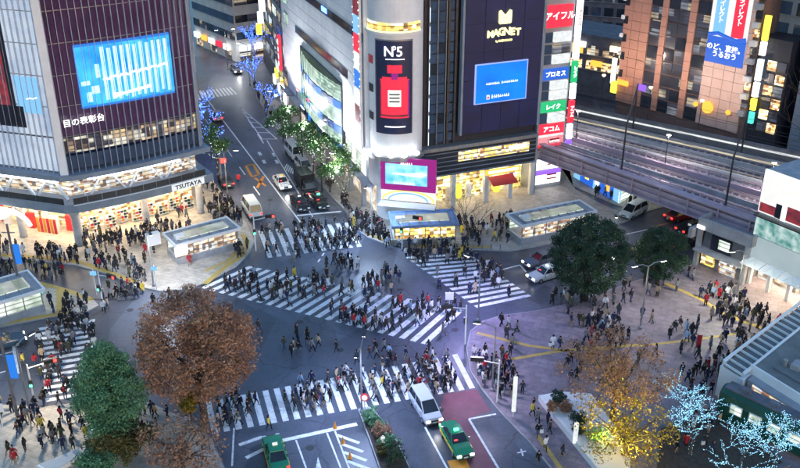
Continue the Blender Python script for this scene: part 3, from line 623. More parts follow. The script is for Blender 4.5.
# flank between turret and sign wall: glass with bars
for j in range(14):
    for k in range(2):
        fm.box('pane', M['pane_b'] if (j * 3 + k) % 7 else M['pane_d'], (1.1 + k * 1.15, .2, 10.3 + j * 1.32), (1.05, .12, 1.2))
for k in range(3):
    fm.box('mullion', M['metal'], (.5 + k * 1.17, .08, 19), (.08, .3, 19.2))
for k in range(2): fm.box('downpipe', M['dark_metal'], (3.2 + k * 1.0, .1, 19), (.3, .4, 19.2))
for j in range(14): fm.box('pane', M['pane_b'], (3.72, .22, 10.3 + j * 1.32), (.6, .1, 1.1))
for j in range(8): fm.box('strip_light', M['g_cool'], (.52, -.1, 10.4 + j * 2.3), (.06, .06, 1.8))
# projecting sign wall
b = MB(); b.prism([(5.0, -.75), (16.2, -.75), (16.2, .39), (5.0, .39)], 10.6, TZ - .6); fm.mesh('sign_wall', b.mesh('signwall', M['navy']))
for j in range(5):
    for k in range(4): fm.box('wall_panel', M['sign_glow_navy'], (6.4 + k * 2.8, -.79, 12.4 + j * 3.6), (2.75, .08, 3.55))
fm.box('edge_strip', M['blue_grey'], (16.4, -.55, 19.3), (.36, .7, 17.6)); fm.box('edge_strip', M['blue_grey'], (4.85, -.45, 19.3), (.3, .7, 17.6))
vs_ = fm.box('video_screen', M['screen_rim'], (10.4, -.93, 17.2), (7.7, .18, 5.3))
for k in range(4):
    for j in range(3): fm.box('screen_panel', M['screen_m'], (7.64 + k * 1.84, -1.04, 15.52 + j * 1.68), (1.83, .06, 1.67), par=vs_)
def glyphs(x, w, z, h, n, seed):
    b = MB(); r = random.Random(seed); c = x - w / 2
    for q in range(n):
        g = w / n; hh = h * r.uniform(.6, 1.); b.box((c + g / 2, 0, z + (hh - h) / 2), (g * r.uniform(.5, .85), .03, h * .16)); b.box((c + g / 2, 0, z), (g * .2, .03, hh)); b.box((c + g / 2, 0, z - hh * .4), (g * r.uniform(.4, .8), .03, h * .16)); c += g
    return b.mesh('glyphs', M['g_letters'])
for x, w, z in ((9.1, 2.0, 17.2), (11.6, 2.5, 17.22), (10.3, 2.7, 15.45)): fm.mesh('screen_caption', glyphs(x, w, z, .34 if z > 16 else .5, 9, int(x * 10)), (0, -1.1, 0), par=vs_)
fm.box('screen_caption', M['poster'], (8.5, -1.1, 15.4), (.45, .04, .6), par=vs_); fm.box('screen_caption', M['g_red'], (8.5, -1.13, 15.35), (.25, .02, .25), par=vs_)
for q, (s, hgt) in enumerate(zip('MAGNET', (1.2, 1.28, 1.34, 1.34, 1.28, 1.2))): fm.text(s, M['g_gold'], (8.55 + q * .8, -.9, 23.55 + (.22 - .1 * abs(q - 2.5))), hgt, bold=.05)
b = MB()
for x0, z0, x1, z1 in ((-.75, 0, -.75, 1.5), (-.75, 1.5, 0, .7), (0, .7, .75, 1.5), (.75, 1.5, .75, 0), (-.75, 0, .75, 0), (-.7, .3, .7, .3), (-.45, .1, -.45, .9), (.45, .1, .45, .9), (0, .1, 0, .6)): b.tube([(x0, 0, z0), (x1, 0, z1)], [.17, .17], 6)
fm.mesh('emblem', b.mesh('emblem', M['g_gold']), (10.55, -.95, 24.9))
fm.text('by SHIBUYA109', M['g_gold'], (10.55, -.9, 22.6), .36, bold=.01)
for k in range(6): fm.box('roof_parapet', M['metal'], (2 + k * 3.4, .2, TZ + .2), (3.3, .5, .4))
# sign tower at the far end
sx0, sx1 = 17.4, 21.6; sw = sx1 - sx0; sxc = (sx0 + sx1) / 2
fm.box('edge_strip', M['grey'], (17.0, .3, 14.3), (.3, .8, 28))
items = [(z - (2.3 if z > 9 else 1.0), h, m, s, t) for z, h, m, s, t in [(27.0, 2.9, 'g_red', 'アイフル', 1.15), (24.2, 1.3, 'g_whitesign', '', 0), (22.6, 1.2, 'win_dim', '', 0), (21.2, 1.2, 'g_whitesign', '', 0), (19.2, 1.5, 'g_blue', 'プロミス', .8), (17.6, 1.2, 'g_whitesign', '', 0), (16.2, 1.2, 'g_whitesign', '', 0), (14.6, 1.4, 'g_green', 'レイク', .8), (13.0, 1.4, 'g_whitesign', '', 0), (11.4, 1.4, 'g_red', 'アコム', .9), (9.9, 1.3, 'g_whitesign', '', 0), (8.3, 1.5, 'g_red', '', 0), (6.6, 1.2, 'concrete', '', 0), (4.9, 1.4, 'g_white', '', 0), (3.3, 1.2, 'g_purple', '', 0), (2.7, 1.4, 'g_white', '', 0)]]
for z, h, m, s, ts in items:
    wide = bool(s) or z < 9
    sg = fm.box('shop_sign', M[m], (sxc if wide else sxc + .75, .68, z), (sw - .1 if wide else sw - 1.6, .45, h))
    if not wide: fm.box('window', M['pane_b'], (sx0 + .7, .75, z), (1.2, .3, h))
    if s: fm.text(s, M['g_letters'], (sxc, .42, z), ts, bold=.025, par=sg)
    elif z < 8: fm.box('sign_band', M['g_letters'] if m == 'g_red' else M['signred'], (sxc + .6, .44, z), (1.6, .03, .22), par=sg)
for k, (z, h, m, s) in enumerate(((25.6, 5.4, 'g_white', 'アイフル'), (21.4, 2.8, 'g_white', ''), (18.3, 3.0, 'g_green', 'レイク'), (15.6, 2.2, 'g_white', ''), (12.7, 3.2, 'g_red', 'アコム'), (9.8, 2.2, 'g_cool', ''), (7.3, 2.5, 'g_purple', ''), (5.1, 1.4, 'g_orange', ''))):
    sg = fm.box('blade_sign', M[m], (22.15, .0, z - 1.2), (.75, .5, h - .06))
    if s: fm.text(s, M['g_letters'] if m != 'g_white' else M['signred'], (22.15, -.28, z - 1.2), .62, vertical=True, par=sg, bold=.02)
# street front under the sign wall
b = MB(); b.prism([(-.6, -1.0), (16.6, -1.0), (16.6, 3), (-.6, 3)], 8.8, 9.28); fm.mesh('cornice', b.mesh('cornice2', M['metal']))
b = MB(); b.prism([(-.4, -.5), (16.5, -.5), (16.5, 3), (-.4, 3)], 5.0, 8.79); fm.mesh('wall', b.mesh('midwall', M['dark']))
for j in range(6): fm.box('louvre', M['blue_grey'], (8.1, -.58, 5.2 + j * .62), (16.8, .12, .1))
for k in range(11): fm.box('window', M['shop_gold'] if k % 3 else M['shop_warm'], (5.2 + k * .98, -.56, 7.5), (.92, .1, 1.3))
fm.box('shop_sign', M['g_white'], (13.6, -.66, 7.7), (2.6, .06, .5))
b = MB(); b.prism([(-2.4, 3.0), (16.6, 3.0), (16.6, 10), (-2.4, 10)], .13, 4.99); fm.mesh('shop_interior', b.mesh('mshop', M['shop_gold']))
for k in range(12):
    fm.box('ceiling_light', M['g_strip'], (-1.2 + k * 1.5, .6 + (k % 2) * 1.2, 4.93), (1.0, .3, .06))
    fm.box('shelf', [M['cream'], M['g_yellow'], M['whitepaint'], M['shop_gold']][k % 4], (-1.2 + k * 1.5, 2.3, 1.2), (.8, .5, 2.0))
for x in (-.3, 4.2, 9.2, 13.0, 16.4): fm.box('pillar', M['cream'], (x, -.2, 2.55), (.6, .6, 4.84))
aw = fm.box('awning', M['red_awning'], (11.2, -1.4, 3.5), (3.8, 1.8, .12), tilt=('X', R(24))); fm.box('shop_sign', M['g_orange'], (11.6, -.62, 4.55), (5.4, .12, .75)); fm.box('sign_band', M['g_white'], (11.6, -.7, 4.55), (4.6, .04, .35))
# corner screen with magenta frame
cs = F(store, TR(-2.45, 107.75, 0, R(-12.5)))
fr = cs.box('video_screen', M['magenta'], (3.6, 0, 7.15), (7.2, .4, 4.4))
for k in range(4):
    for j in range(2): cs.box('screen_panel', M['screen_p'], (1.32 + k * 1.37, -.24, 6.5 + j * 1.4), (1.36, .06, 1.39), par=fr)
cs.mesh('screen_caption', glyphs(3.4, 1.6, 8.75, .4, 6, 5), (0, -.3, 0), par=fr); cs.mesh('screen_caption', glyphs(3.1, 2.8, 6.05, .4, 10, 6), (0, -.3, 0), par=fr)
b = MB(); b.tube([(1.6, -.3, 7.3), (3.4, -.3, 7.25), (5.4, -.3, 7.35), (6.0, -.3, 7.4)], [.05, .16, .34, .1], 6); cs.mesh('screen_script', b.mesh('script2', M['g_letters']), par=fr)
cs.box('poster', M['poster'], (3.6, .1, 4.2), (7.2, .3, 1.5)); 
for r_, mm in ((3.4, 'g_yellow'), (3.0, 'poster'), (2.6, 'skyblue')):
    b = MB(); b.tube([(3.6 + r_ * math.cos(a * math.pi / 12), -.1, 3.5 + .42 * r_ * math.sin(a * math.pi / 12)) for a in range(13)], [.1] * 13, 5); cs.mesh('rainbow_band', b.mesh('rainbow', M[mm]))
cs.box('canopy', M['whitepaint'], (3.6, -.6, 3.15), (7.4, 1.4, .2)); cs.box('wall', M['dark'], (3.6, 1.2, 7), (6.6, 2.0, 4))

# ------------------------------------------------------------------ railway viaduct
N0, N1 = (15.2, 124.0), (52.0, 79.4); B0, B1 = (17.0, 141.0), (66.0, 103.0)
via = root('railway_viaduct', 'elevated railway bridge with several tracks crossing over the road', 'bridge', N0[0], N0[1])
fv = F(via, Matrix())
def vq(name, t0, t1, z0, z1, m, s0=0., s1=1.):
    b = MB(); b.prism([lerp(lerp(N0, N1, s0), lerp(B0, B1, s0), t0), lerp(lerp(N0, N1, s1), lerp(B0, B1, s1), t0), lerp(lerp(N0, N1, s1), lerp(B0, B1, s1), t1), lerp(lerp(N0, N1, s0), lerp(B0, B1, s0), t1)], z0, z1); return fv.mesh(name, b.mesh(name, M[m]))
vq('deck', .012, .99, 5.15, 6.2, 'concrete_d'); vq('ballast_bed', .04, .97, 6.205, 6.3, 'ballast')
for k in range(5): vq('girder_plate', -.004 - .014 * (k % 2), .012, 5.1 + k * .4, 5.46 + k * .4, 'girder')
for k in range(14):
    s = (k + .5) / 14; vq('girder_rib', -.03, -.019, 5.15, 7.05, 'girder', s - .0015, s + .0015)
vq('girder_flange', -.035, .03, 7.13, 7.26, 'girder'); vq('girder_flange', -.035, .02, 4.95, 5.08, 'girder')
vq('parapet', .965, .985, 6.31, 8.2, 'concrete_d'); vq('parapet_light', .955, .963, 7.5, 7.7, 'g_whitesign')
for t in (.10, .155, .27, .325, .46, .515, .63, .685, .80, .855):
    vq('rail', t - .0035, t + .0035, 6.42, 6.58, 'rail')
for c in (.127, .297, .487, .657, .827):
    for k in range(60):
        s = (k + .5) / 60; vq('sleeper', c - .05, c + .05, 6.305, 6.4, 'concrete', s - .0025, s + .0025)
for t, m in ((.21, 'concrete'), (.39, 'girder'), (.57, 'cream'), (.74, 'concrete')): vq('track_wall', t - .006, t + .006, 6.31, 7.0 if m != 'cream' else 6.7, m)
for t in (.055, .40):
    for k in range(38):
        s = (k + .5) / 38; vq('fence_post', t - .0035, t + .0035, 6.31, 7.7, 'girder', s - .0012, s + .0012)
    for z in (6.9, 7.3, 7.68): vq('fence_rail', t - .002, t + .002, z, z + .05, 'girder')
for s in (.30, .34): vq('cabinet', .06, .09, 6.31, 7.2, 'whitepaint', s, s + .012)
for s in (.42, .62):
    vq('white_screen', .038, .05, 6.31, 7.3, 'girder', s, s + .1)
for t, m, h in ((.075, 'cream', 6.5), (.185, 'g_purple_dim', 6.46), (.235, 'cream', 6.5), (.355, 'rail', 6.5), (.425, 'cream', 6.55), (.44, 'concrete', 6.7), (.545, 'rail', 6.5), (.60, 'g_warm_dim', 6.5), (.72, 'cream', 6.5), (.765, 'rail', 6.5), (.90, 'g_warm_dim', 6.5), (.925, 'concrete', 6.8)): vq('trough_and_streak', t - .003, t + .003, 6.31, h, m)  # cable troughs; cream and glowing strips imitate light streaks along the tracks
def catenary(s):
    a = lerp(lerp(N0, N1, s), lerp(B0, B1, s), .03); c = lerp(lerp(N0, N1, s), lerp(B0, B1, s), .93)
    b = MB()
    for q in (a, c): b.tube([(q[0], q[1], 6.3), (q[0], q[1], 13.6)], [.14, .1], 8)
    b.tube([(a[0], a[1], 13.0), (c[0], c[1], 13.0)], [.09, .09], 6); b.tube([(a[0], a[1], 13.5), (c[0], c[1], 13.5)], [.06, .06], 6)
    for k in range(9):
        p, q = lerp(a, c, k / 9), lerp(a, c, (k + 1) / 9); b.tube([(p[0], p[1], 13.0), (q[0], q[1], 13.5)], [.04, .04], 4)
    fv.mesh('catenary_mast', b.mesh('mast', M['dark_metal']))
for s in (.36, .62): catenary(s)
for c in (.127, .297, .487, .657, .827):
    b = MB(); p = lerp(lerp(N0, N1, .02), lerp(B0, B1, .02), c); q = lerp(lerp(N0, N1, .98), lerp(B0, B1, .98), c)
    b.tube([(p[0], p[1], 11.5), (q[0], q[1], 11.5)], [.025, .025], 4); b.tube([(p[0], p[1], 12.4), (q[0], q[1], 12.4)], [.025, .025], 4); fv.mesh('overhead_wire', b.mesh('wire', M['dark_metal']))
for s in (.22, .46, .70):             # lamps added over the tracks to brighten them
    q = lerp(lerp(N0, N1, s), lerp(B0, B1, s), .39); fv.cyl('added_lamp_pole', M['dark_metal'], (q[0], q[1], 6.3), .07, .05, 4.6); fv.box('lamp_head', M['g_lamp'], (q[0], q[1], 10.95), (.5, .25, .08)); lamp_light(via, (q[0], q[1], 10.8), 1900, (1, .84, .86), 'SPOT', .2, None, 2.7)
for s in (.12, .78):
    for t in (.15, .5, .85):
        p = lerp(lerp(N0, N1, s), lerp(B0, B1, s), t); fv.box('pier', M['concrete'], (p[0], p[1], 2.57), (1.4, 1.4, 5.14), R(-50))
for k in range(9):
    p = lerp(lerp(N0, N1, .2 + k * .05), lerp(B0, B1, .2 + k * .05), .2 + .3 * (k % 2)); fv.box('underside_lamp', M['g_stripc'], (p[0], p[1], 5.08), (1.6, .3, .1), R(-50))
# hoarding and shop under the bridge
hb = root('hoarding', 'bright blue site hoarding with lit white shop under the bridge', 'hoarding', *(25.42, 123.51), ang((25.42, 123.51), (30.05, 113.61)))
fh = F(hb, W[hb.name]); hl = dist((25.42, 123.51), (30.05, 113.61))
for k in range(7): fh.box('hoarding_panel', M['g_blue'] if k % 3 else M['skyblue'], (hl * (k + .5) / 7, .3, 1.5), (hl / 7 - .06, .12, 2.7))
fh.box('lit_ceiling', M['g_stripc'], (hl * .5, 2.6, 3.9), (hl * .9, 1.2, .12)); fh.box('lit_panel', M['win_cool'], (hl * .55, 3.6, 2.0), (hl, .2, 3.6))
for k in range(3): fh.box('poster', [M['g_yellow'], M['g_white'], M['g_orange']][k], (hl * (.3 + .22 * k), .18, 1.6), (.8, .1, 1.2))
gw = root('glass_screen_wall', 'greenish lit low wall beside the road under the bridge', 'wall', *(30.86, 112.93), ang((30.86, 112.93), (37.51, 118.94)))
fg = F(gw, W[gw.name])
for k in range(5): fg.box('panel', M['win_cool'], (.9 + k * 1.75, 1.2, 1.3), (1.68, .12, 2.2))
for k in range(5): fg.box('rail_post', M['metal'], (.2 + k * 1.7, 0, .65), (.07, .07, 1.05))
fg.box('hand_rail', M['metal'], (3.9, 0, 1.16), (7.4, .06, .06))

# ------------------------------------------------------------------ pink tiled office behind the tracks
PA, PB = (35.9, 145.1), (50.9, 127.6); PL = dist(PA, PB); PH = 42
pk = root('office_building', 'pink tiled office building with dark window strips and tall medicine banners', 'building', PA[0], PA[1], ang(PA, PB))
fp = F(pk, W[pk.name])
b = MB(); b.prism([(0, .3), (PL, .3), (PL, 16), (0, 16)], 0, PH); fp.mesh('wall', b.mesh('pinkwall', M['joint']))
hts = [6 + k * 1.5 for k in range(25)]
def tiles(x0, x1, n, m, notch=False):
    w = (x1 - x0) / n
    for z in hts:
        for k in range(n):
            fp.box('wall_panel', m, (x0 + w * (k + .5), .15, z), (w - .05, .34, 1.45))
tiles(0, .21 * PL, 3, M['pink']); tiles(.30 * PL, .345 * PL, 1, M['pink']); tiles(.51 * PL, .56 * PL, 1, M['pink']); tiles(.66 * PL, .965 * PL, 4, M['pink_pale'])
for x0, x1, n in ((.21, .30, 1), (.345, .51, 2), (.56, .66, 1)):
    for j in range(18):
        for k in range(n):
            w = (x1 - x0) * PL / n; fp.box('window', M['win_dim'] if (j * 3 + k) % 4 else M['pane_d'], (x0 * PL + w * (k + .5), .22, 6.3 + j * 2.05), (w - .12, .12, 1.85))
for j in range(9):
    nb = fp.box('window', M['dark'], (.5, -.05, 10 + j * 2.9), (.75, .2, 1.2)); fp.box('air_conditioner', M['whitepaint'], (.05, -.25, 10.4 + j * 2.9), (.5, .45, .6))
    fp.box('air_conditioner', M['cream'] if j % 3 else M['concrete'], (PL * .985, -.3, 8.6 + j * 2.6), (1.0, .7, .8)); fp.box('window', [M['win_dim'], M['shop_warm'], M['pane_d']][j % 3], (PL * .985, .1, 10 + j * 2.6), (.8, .3, 1.0))
# banners
for x, m, s in ((.735, 'g_blue', '龍角散ダイレクト'), (.865, 'g_red', '龍角散ダイレクト')):
    bn = fp.box('banner', M['skyblue'] if m == 'g_blue' else M['g_red'], (x * PL, -.1, 27.4), (1.9, .12, 16.4)); fp.text(s, M['g_letters'], (x * PL + .1, -.2, 24.2), .95, vertical=True, par=bn, bold=.015)
bp = fp.box('banner', M['poster'], (.80 * PL, -.02, 25.5), (6.2, .1, 20)); b2 = fp.box('banner', M['g_blue'], (.80 * PL, -.1, 17.0), (6.2, .12, 3.9))
fp.text('のど、直接。\nうるおう', M['g_letters'], (.80 * PL, -.2, 16.9), 1.02, par=b2, bold=.02)
b = MB(); b.tube([(-3.0, 0, 0), (-1.5, 0, .35), (0, 0, .0), (1.5, 0, -.3), (3.0, 0, .1)], [.3] * 5, 6); fp.mesh('banner_wave', b.mesh('wave', M['g_blue']), (.80 * PL, -.12, 19.1), par=b2)
# blade sign column and lower shops
for k, (z, h, m) in enumerate(((21.5, 3.6, 'g_yellow'), (18.6, 2.0, 'g_white'), (15.5, 3.2, 'g_cool'), (12.6, 2.2, 'g_white'), (10.4, 1.8, 'g_yellow'), (8.4, 1.8, 'g_teal'))):
    fp.box('blade_sign', M[m], (PL + 1.3, -.4, z), (.8, .5, h - .1))
b = MB(); b.prism([(PL + .3, .6), (PL + 5, .6), (PL + 5, 12), (PL + .3, 12)], 0, 20); fp.mesh('wall', b.mesh('annex', M['dark']))
for j in range(6):
    for k in range(2): fp.box('window', M['shop_warm'] if (j + k) % 2 else M['win_dim'], (PL + 2.6 + k * 1.5, .5, 7.2 + j * 1.8), (1.3, .2, 1.4))
for x in (.66, .75, .90): 
    b = MB(); b.lathe([(.1, -.12), (.95 if x == .75 else .38, -.1), (.95 if x == .75 else .38, .1), (.1, .12)], 20)
    me = b.mesh('disc', M['g_orange']); add('round_sign', me, pk, fp.w @ TR(x * PL, -.6, 8.3) @ Matrix.Rotation(R(90), 4, 'X'))
for x in (.12, .5, .88):                 # pole floodlights over the tracks, added to brighten the pink facade
    b = MB(); b.lathe([(.12, 0), (.3, .2), (.3, .35)], 10); fp.cyl('added_lamp_pole', M['dark_metal'], (x * PL, -7.5, 6.0), .07, .06, 5.2); fp.mesh('floodlight', b.mesh('flood', M['g_warm']), (x * PL, -7.5, 11.2)); lamp_light(pk, fp.w @ Vector((x * PL, -7.5, 11.9)), 1900, (1, .78, .64), 'SPOT', .25, fp.w.to_3x3().to_4x4() @ Matrix.Rotation(R(118), 4, 'X'), 2.6)
fp.box('shop_sign', M['g_purple'], (.22 * PL, -.4, 8.6), (1.6, .2, 1.0)); fp.box('shop_sign', M['g_white'], (-.6, -.4, 10.2), (.7, .4, 4.2)); fp.box('shop_sign', M['g_yellow'], (-.2, -.5, 7.6), (1.0, .4, 2.0)); fp.box('shop_sign', M['g_orange'], (.06 * PL, -.4, 8.6), (2.2, .2, .8))

# ------------------------------------------------------------------ plainer blocks further off
def block(name, label, A, B, depth, h, wallm, winm, nx, nz, z0=4., sill=True, ww=.72, wh=.6, ribbon=False, par_h=.5):
    r = root(name, label, 'building', A[0], A[1], ang(A, B)); f = F(r, W[r.name]); L = dist(A, B)
    b = MB(); b.prism([(0, 0), (L, 0), (L, depth), (0, depth)], 0, h); b.prism([(-.15, -.15), (L + .15, -.15), (L + .15, depth + .15), (-.15, depth + .15)], h + .002, h + par_h); f.mesh('wall', b.mesh('block', M[wallm]))
    for j in range(nz):
        z = z0 + (h - z0 - 1) * (j + .5) / nz; hh = (h - z0 - 1) / nz * wh
        for k in range(nx):
            w = L / nx; m = winm[(j * 5 + k * 3 + (j * k) % 4) % len(winm)]
            f.box('window', M[m], (w * (k + .5), -.03, z), (w * (.98 if ribbon else ww), .14, hh))
        if sill: f.box('sill', M['grey'], (L / 2, -.1, z - hh / 2 - .08), (L * .98, .26, .1))
        for k in range(max(1, int(depth / 3))):           # windows on the side walls
            f.box('window', M[winm[(j + k) % len(winm)]], (-.03, 1.8 + k * 3, z), (.14, 2.9 if ribbon else 1.8, hh)); f.box('window', M[winm[(j + k + 1) % len(winm)]], (L + .03, 1.8 + k * 3, z), (.14, 2.9 if ribbon else 1.8, hh))
    return f, L
f1, l1 = block('corner_block', 'pale office block with dark ribbon windows at the far end of the street', (-46.89, 205.43), (-34.86, 189.5), 22, 44, 'cream', ['pane_d', 'pane_b', 'pane_d', 'win_dim'], 6, 11, 3.6, ribbon=True, wh=.42)
for k in range(5): f1.box('shop_sign', M[['g_white', 'g_orange', 'g_cool', 'g_red', 'g_white'][k]], (2 + k * 3.6, -.5, 2.6), (2.4, .3, 1.1))
for k in range(6): f1.box('shop_sign', M[['g_cool', 'g_white', 'g_warm', 'g_white', 'g_orange', 'g_cool'][k]], (l1 + .5, 2 + k * 3.4, 2.8), (.3, 2.4, 1.2)); f1.box('shop_window', M['win_warm'], (l1 + .2, 2 + k * 3.4, 1.2), (.2, 2.4, 1.8))
for k in range(3): f1.box('shop_window', M['win_warm'], (2.6 + k * 7, -.2, 1.2), (2.6, .2, 1.8))
f3, l3 = block('shop_house', 'narrow dark shop building with white roof sign up the street', (-29.09, 189.5), (-23.91, 170.04), 16, 34, 'dark', ['win_dim', 'pane_d', 'win_warm'], 3, 9, 4)
f3.box('roof_sign', M['g_white'], (l3 * .3, -.4, 30.5), (3.6, .3, 2.6)); f3.box('roof_sign', M['g_white'], (l3 * .78, -.4, 30.0), (3.8, .3, 3.0))
for k in range(4): f3.box('blade_sign', M[['g_yellow', 'g_cool', 'g_white', 'g_teal'][k]], (l3 * (.2 + .2 * k), -1., 8 + 3.2 * k), (.3, 1.2, 2.4))
f4, l4 = block('shop_house', 'tall grey shop building with red vertical sign next to the white store wing', (-23.83, 169.37), (-19.29, 152.7), 14, 26, 'grey', ['win_cool', 'pane_d', 'win_warm', 'win_dim'], 3, 8, 4)
s4 = f4.box('blade_sign', M['g_red'], (l4 * .9, -1.1, 11), (1.4, .5, 6)); [f4.box('sign_mark', M['g_letters'], (l4 * .9, -1.38, 12.9 - 1.25 * q), (.75, .04, .85 - .15 * (q % 2)), par=s4) for q in range(4)]
for k in range(5): f4.box('shop_sign', M[['g_white', 'g_yellow', 'g_white', 'shop_gold', 'g_white'][k]], (l4 * (.12 + .19 * k), -.6, 2.6 + (k % 2) * 2), (1.9, .4, 1.6))
f5, l5 = block('shop_house', 'violet tinted facade behind the glass tower on the street side', (-42.41, 156.15), (-42.01, 181.57), 14, 30, 'pink_pale', ['win_warm', 'pane_d', 'win_dim'], 5, 8, 4)
# keep it to the far side of the pavement
for k in range(4): f5.box('shop_sign', M[['g_orange', 'g_white', 'g_red', 'g_warm'][k]], (l5 * (.2 + .2 * k), -.6, 3.4), (3, .4, 1.2))
f6, l6 = block('office_block', 'dark block with few lit windows behind the bridge', (36, 198), (56, 190), 16, 36, 'concrete_d', ['pane_d', 'win_dim', 'pane_d', 'pane_b', 'pane_d'], 8, 10, 5)
f7, l7 = block('office_block', 'dark far block left of the pink office', (22, 205), (35, 200), 16, 40, 'dark', ['pane_d', 'win_dim', 'pane_b'], 6, 11, 5)
f6.box('roof_sign', M['g_white'], (4, -.4, 33), (8, .3, 1.4)); f6.box('neon_sign', M['g_greenlamp'], (3, -.5, 14), (1.2, .3, .5))
f8, l8 = block('low_shop', 'small orange lit restaurant row beyond the tracks', (27, 172), (42, 160), 10, 11, 'concrete_d', ['shop_warm', 'g_orange', 'win_warm'], 6, 2, 4.5)
for k in range(5): f8.box('shop_sign', M[['g_orange', 'g_yellow', 'g_white', 'g_orange', 'g_warm'][k]], (1.5 + k * 3.6, -.4, 9.6 - (k % 2) * 3.2), (2.2, .3, 1.0))
f9, l9 = block('office_block', 'plain teal grey block at the upper right edge', (56.5, 124.0), (77, 100.0), 18, 40, 'blue_grey', ['dark', 'pane_d'], 7, 9, 5, ww=.26, wh=.34)
f10, l10 = block('office_block', 'grey wall with window rows behind the sign column', (52.5, 134), (60, 125), 10, 26, 'grey', ['pane_d', 'pane_b'], 4, 7, 4)

# ------------------------------------------------------------------ station corner on the right
SB0, SB1 = (39.6, 91.2), (51.2, 73.8); sl = dist(SB0, SB1)
stn = root('station_front', 'station front wall with bright billboard over a pale lit panel', 'building', SB0[0], SB0[1], ang(SB0, SB1))
fs = F(stn, W[stn.name])
b = MB(); b.prism([(0, .5), (sl, .5), (sl, 14), (0, 14)], 3.4, 14.0); fs.mesh('wall', b.mesh('stationwall', M['concrete']))
for k in range(5):
    w = sl / 5; fs.box('poster', M['poster'], (w * (k + .5), .3, 11.6), (w - .04, .3, 5.0))
    fs.box('pale_panel', M['panel_teal'], (w * (k + .5), .3, 4.7), (w - .06, .3, 2.7)); fs.box('mural', M['teal_wall'], (w * (k + .5), .28, 7.4), (w - .04, .36, 2.2))
    fs.box('lamp_bar', M['dark_metal'], (w * (k + .5), -.2, 8.8), (w, .5, .14)); fs.box('spotlight', M['g_lampc'], (w * (k + .5), -.4, 14.2), (.4, .2, .16))
for x, w, h in ((.9, 2.0, 1.0), (4.3, 2.6, 1.6), (8, 3, 1.2)): fs.box('poster_figure', M['poster_red'], (x + .3, .1, 9.3 + h / 2), (w, .08, h))
fs.box('poster_figure', M['dark'], (2.5, .08, 10.0), (.7, .08, 1.6)); fs.box('poster_figure', M['g_cool'], (3.2, .08, 10.6), (.6, .08, 3.0))
fs.box('lit_shop', M['shop_white'], (sl / 2, 2.6, 1.75), (sl, .2, 3.2)); fs.box('ceiling_light', M['g_strip'], (sl / 2, 1.4, 3.3), (sl * .95, .6, .08))
for k in range(9):
    fs.box('pillar', M['cream'], (.4 + k * 2.5, .4, 1.75), (.4, .4, 3.24)); aw = fs.box('awning', M['whitepaint'], (1.3 + k * 2.4, -.9, 3.45), (2.3, 1.6, .08), tilt=('X', R(14)))
    b = MB(); b.tube([(0, -1.5, 0), (.5, -.8, .7), (1.1, -1.5, 0)], [.05] * 3, 5); fs.mesh('awning_rod', b.mesh('rod', M['whitepaint']), (.8 + k * 2.4, 0, 3.35))
# stair tower with open roof
ta = ang((34.6, 95.4), (39.0, 90.0))
tw = root('stair_tower', 'grey concrete stair block with parapet roof beside the billboard', 'building', 34.9, 95.6, ta)
ftw = F(tw, W[tw.name])
b = MB(); b.prism([(.6, .8), (6.4, .8), (6.4, 6.5), (.6, 6.5)], .13, 5.0); ftw.mesh('wall', b.mesh('stair', M['concrete_d']))
b = MB(); b.prism([(0, 0), (7, 0), (7, 7.2), (0, 7.2)], 5.01, 5.6); ftw.mesh('roof_slab', b.mesh('slab', M['concrete']))
for c, d in (((3.5, .12, 6.0), (7, .24, .8)), ((.12, 3.6, 6.0), (.24, 6.7, .8)), ((6.88, 3.6, 6.0), (.24, 6.7, .8)), ((3.5, 7.08, 6.0), (6.5, .24, .8))): ftw.box('parapet', M['concrete'], c, d)
ftw.box('parapet', M['concrete'], (-.4, .0, 4.4), (.5, 1.4, 1.2)); ftw.box('roof_hut', M['concrete'], (5.0, 9.3, 7.2), (3.6, 3.4, 5.2)); ftw.box('roof_hut_cap', M['concrete_d'], (5.0, 9.3, 9.95), (4.0, 3.8, .3))
ftw.box('window', M['dark'], (3.0, .7, 3.6), (2.6, .2, 1.8)); ftw.box('lit_window', M['win_cool'], (3.4, .62, 3.7), (1.4, .12, 1.2)); ftw.box('ledge', M['concrete'], (3.4, .2, 2.5), (6.4, 1.6, .25)); ftw.box('lit_doorway', M['shop_gold'], (1.6, .7, 1.2), (1.8, .1, 1.5)); ftw.box('lit_doorway', M['shop_white'], (4.2, .7, 1.2), (2.2, .1, 1.9))
for x in (.3, 6.5): ftw.box('pillar', M['concrete'], (x, .3, 2.56), (.5, .5, 4.86))
for k in range(3): ftw.box('roof_unit', M['metal'], (1.6 + k * 1.6, 4.5, 6.0), (.9, .9, .8))
ftw.box('sign_lamp', M['g_white'], (.5, -.1, 5.3), (1.0, .1, .4))
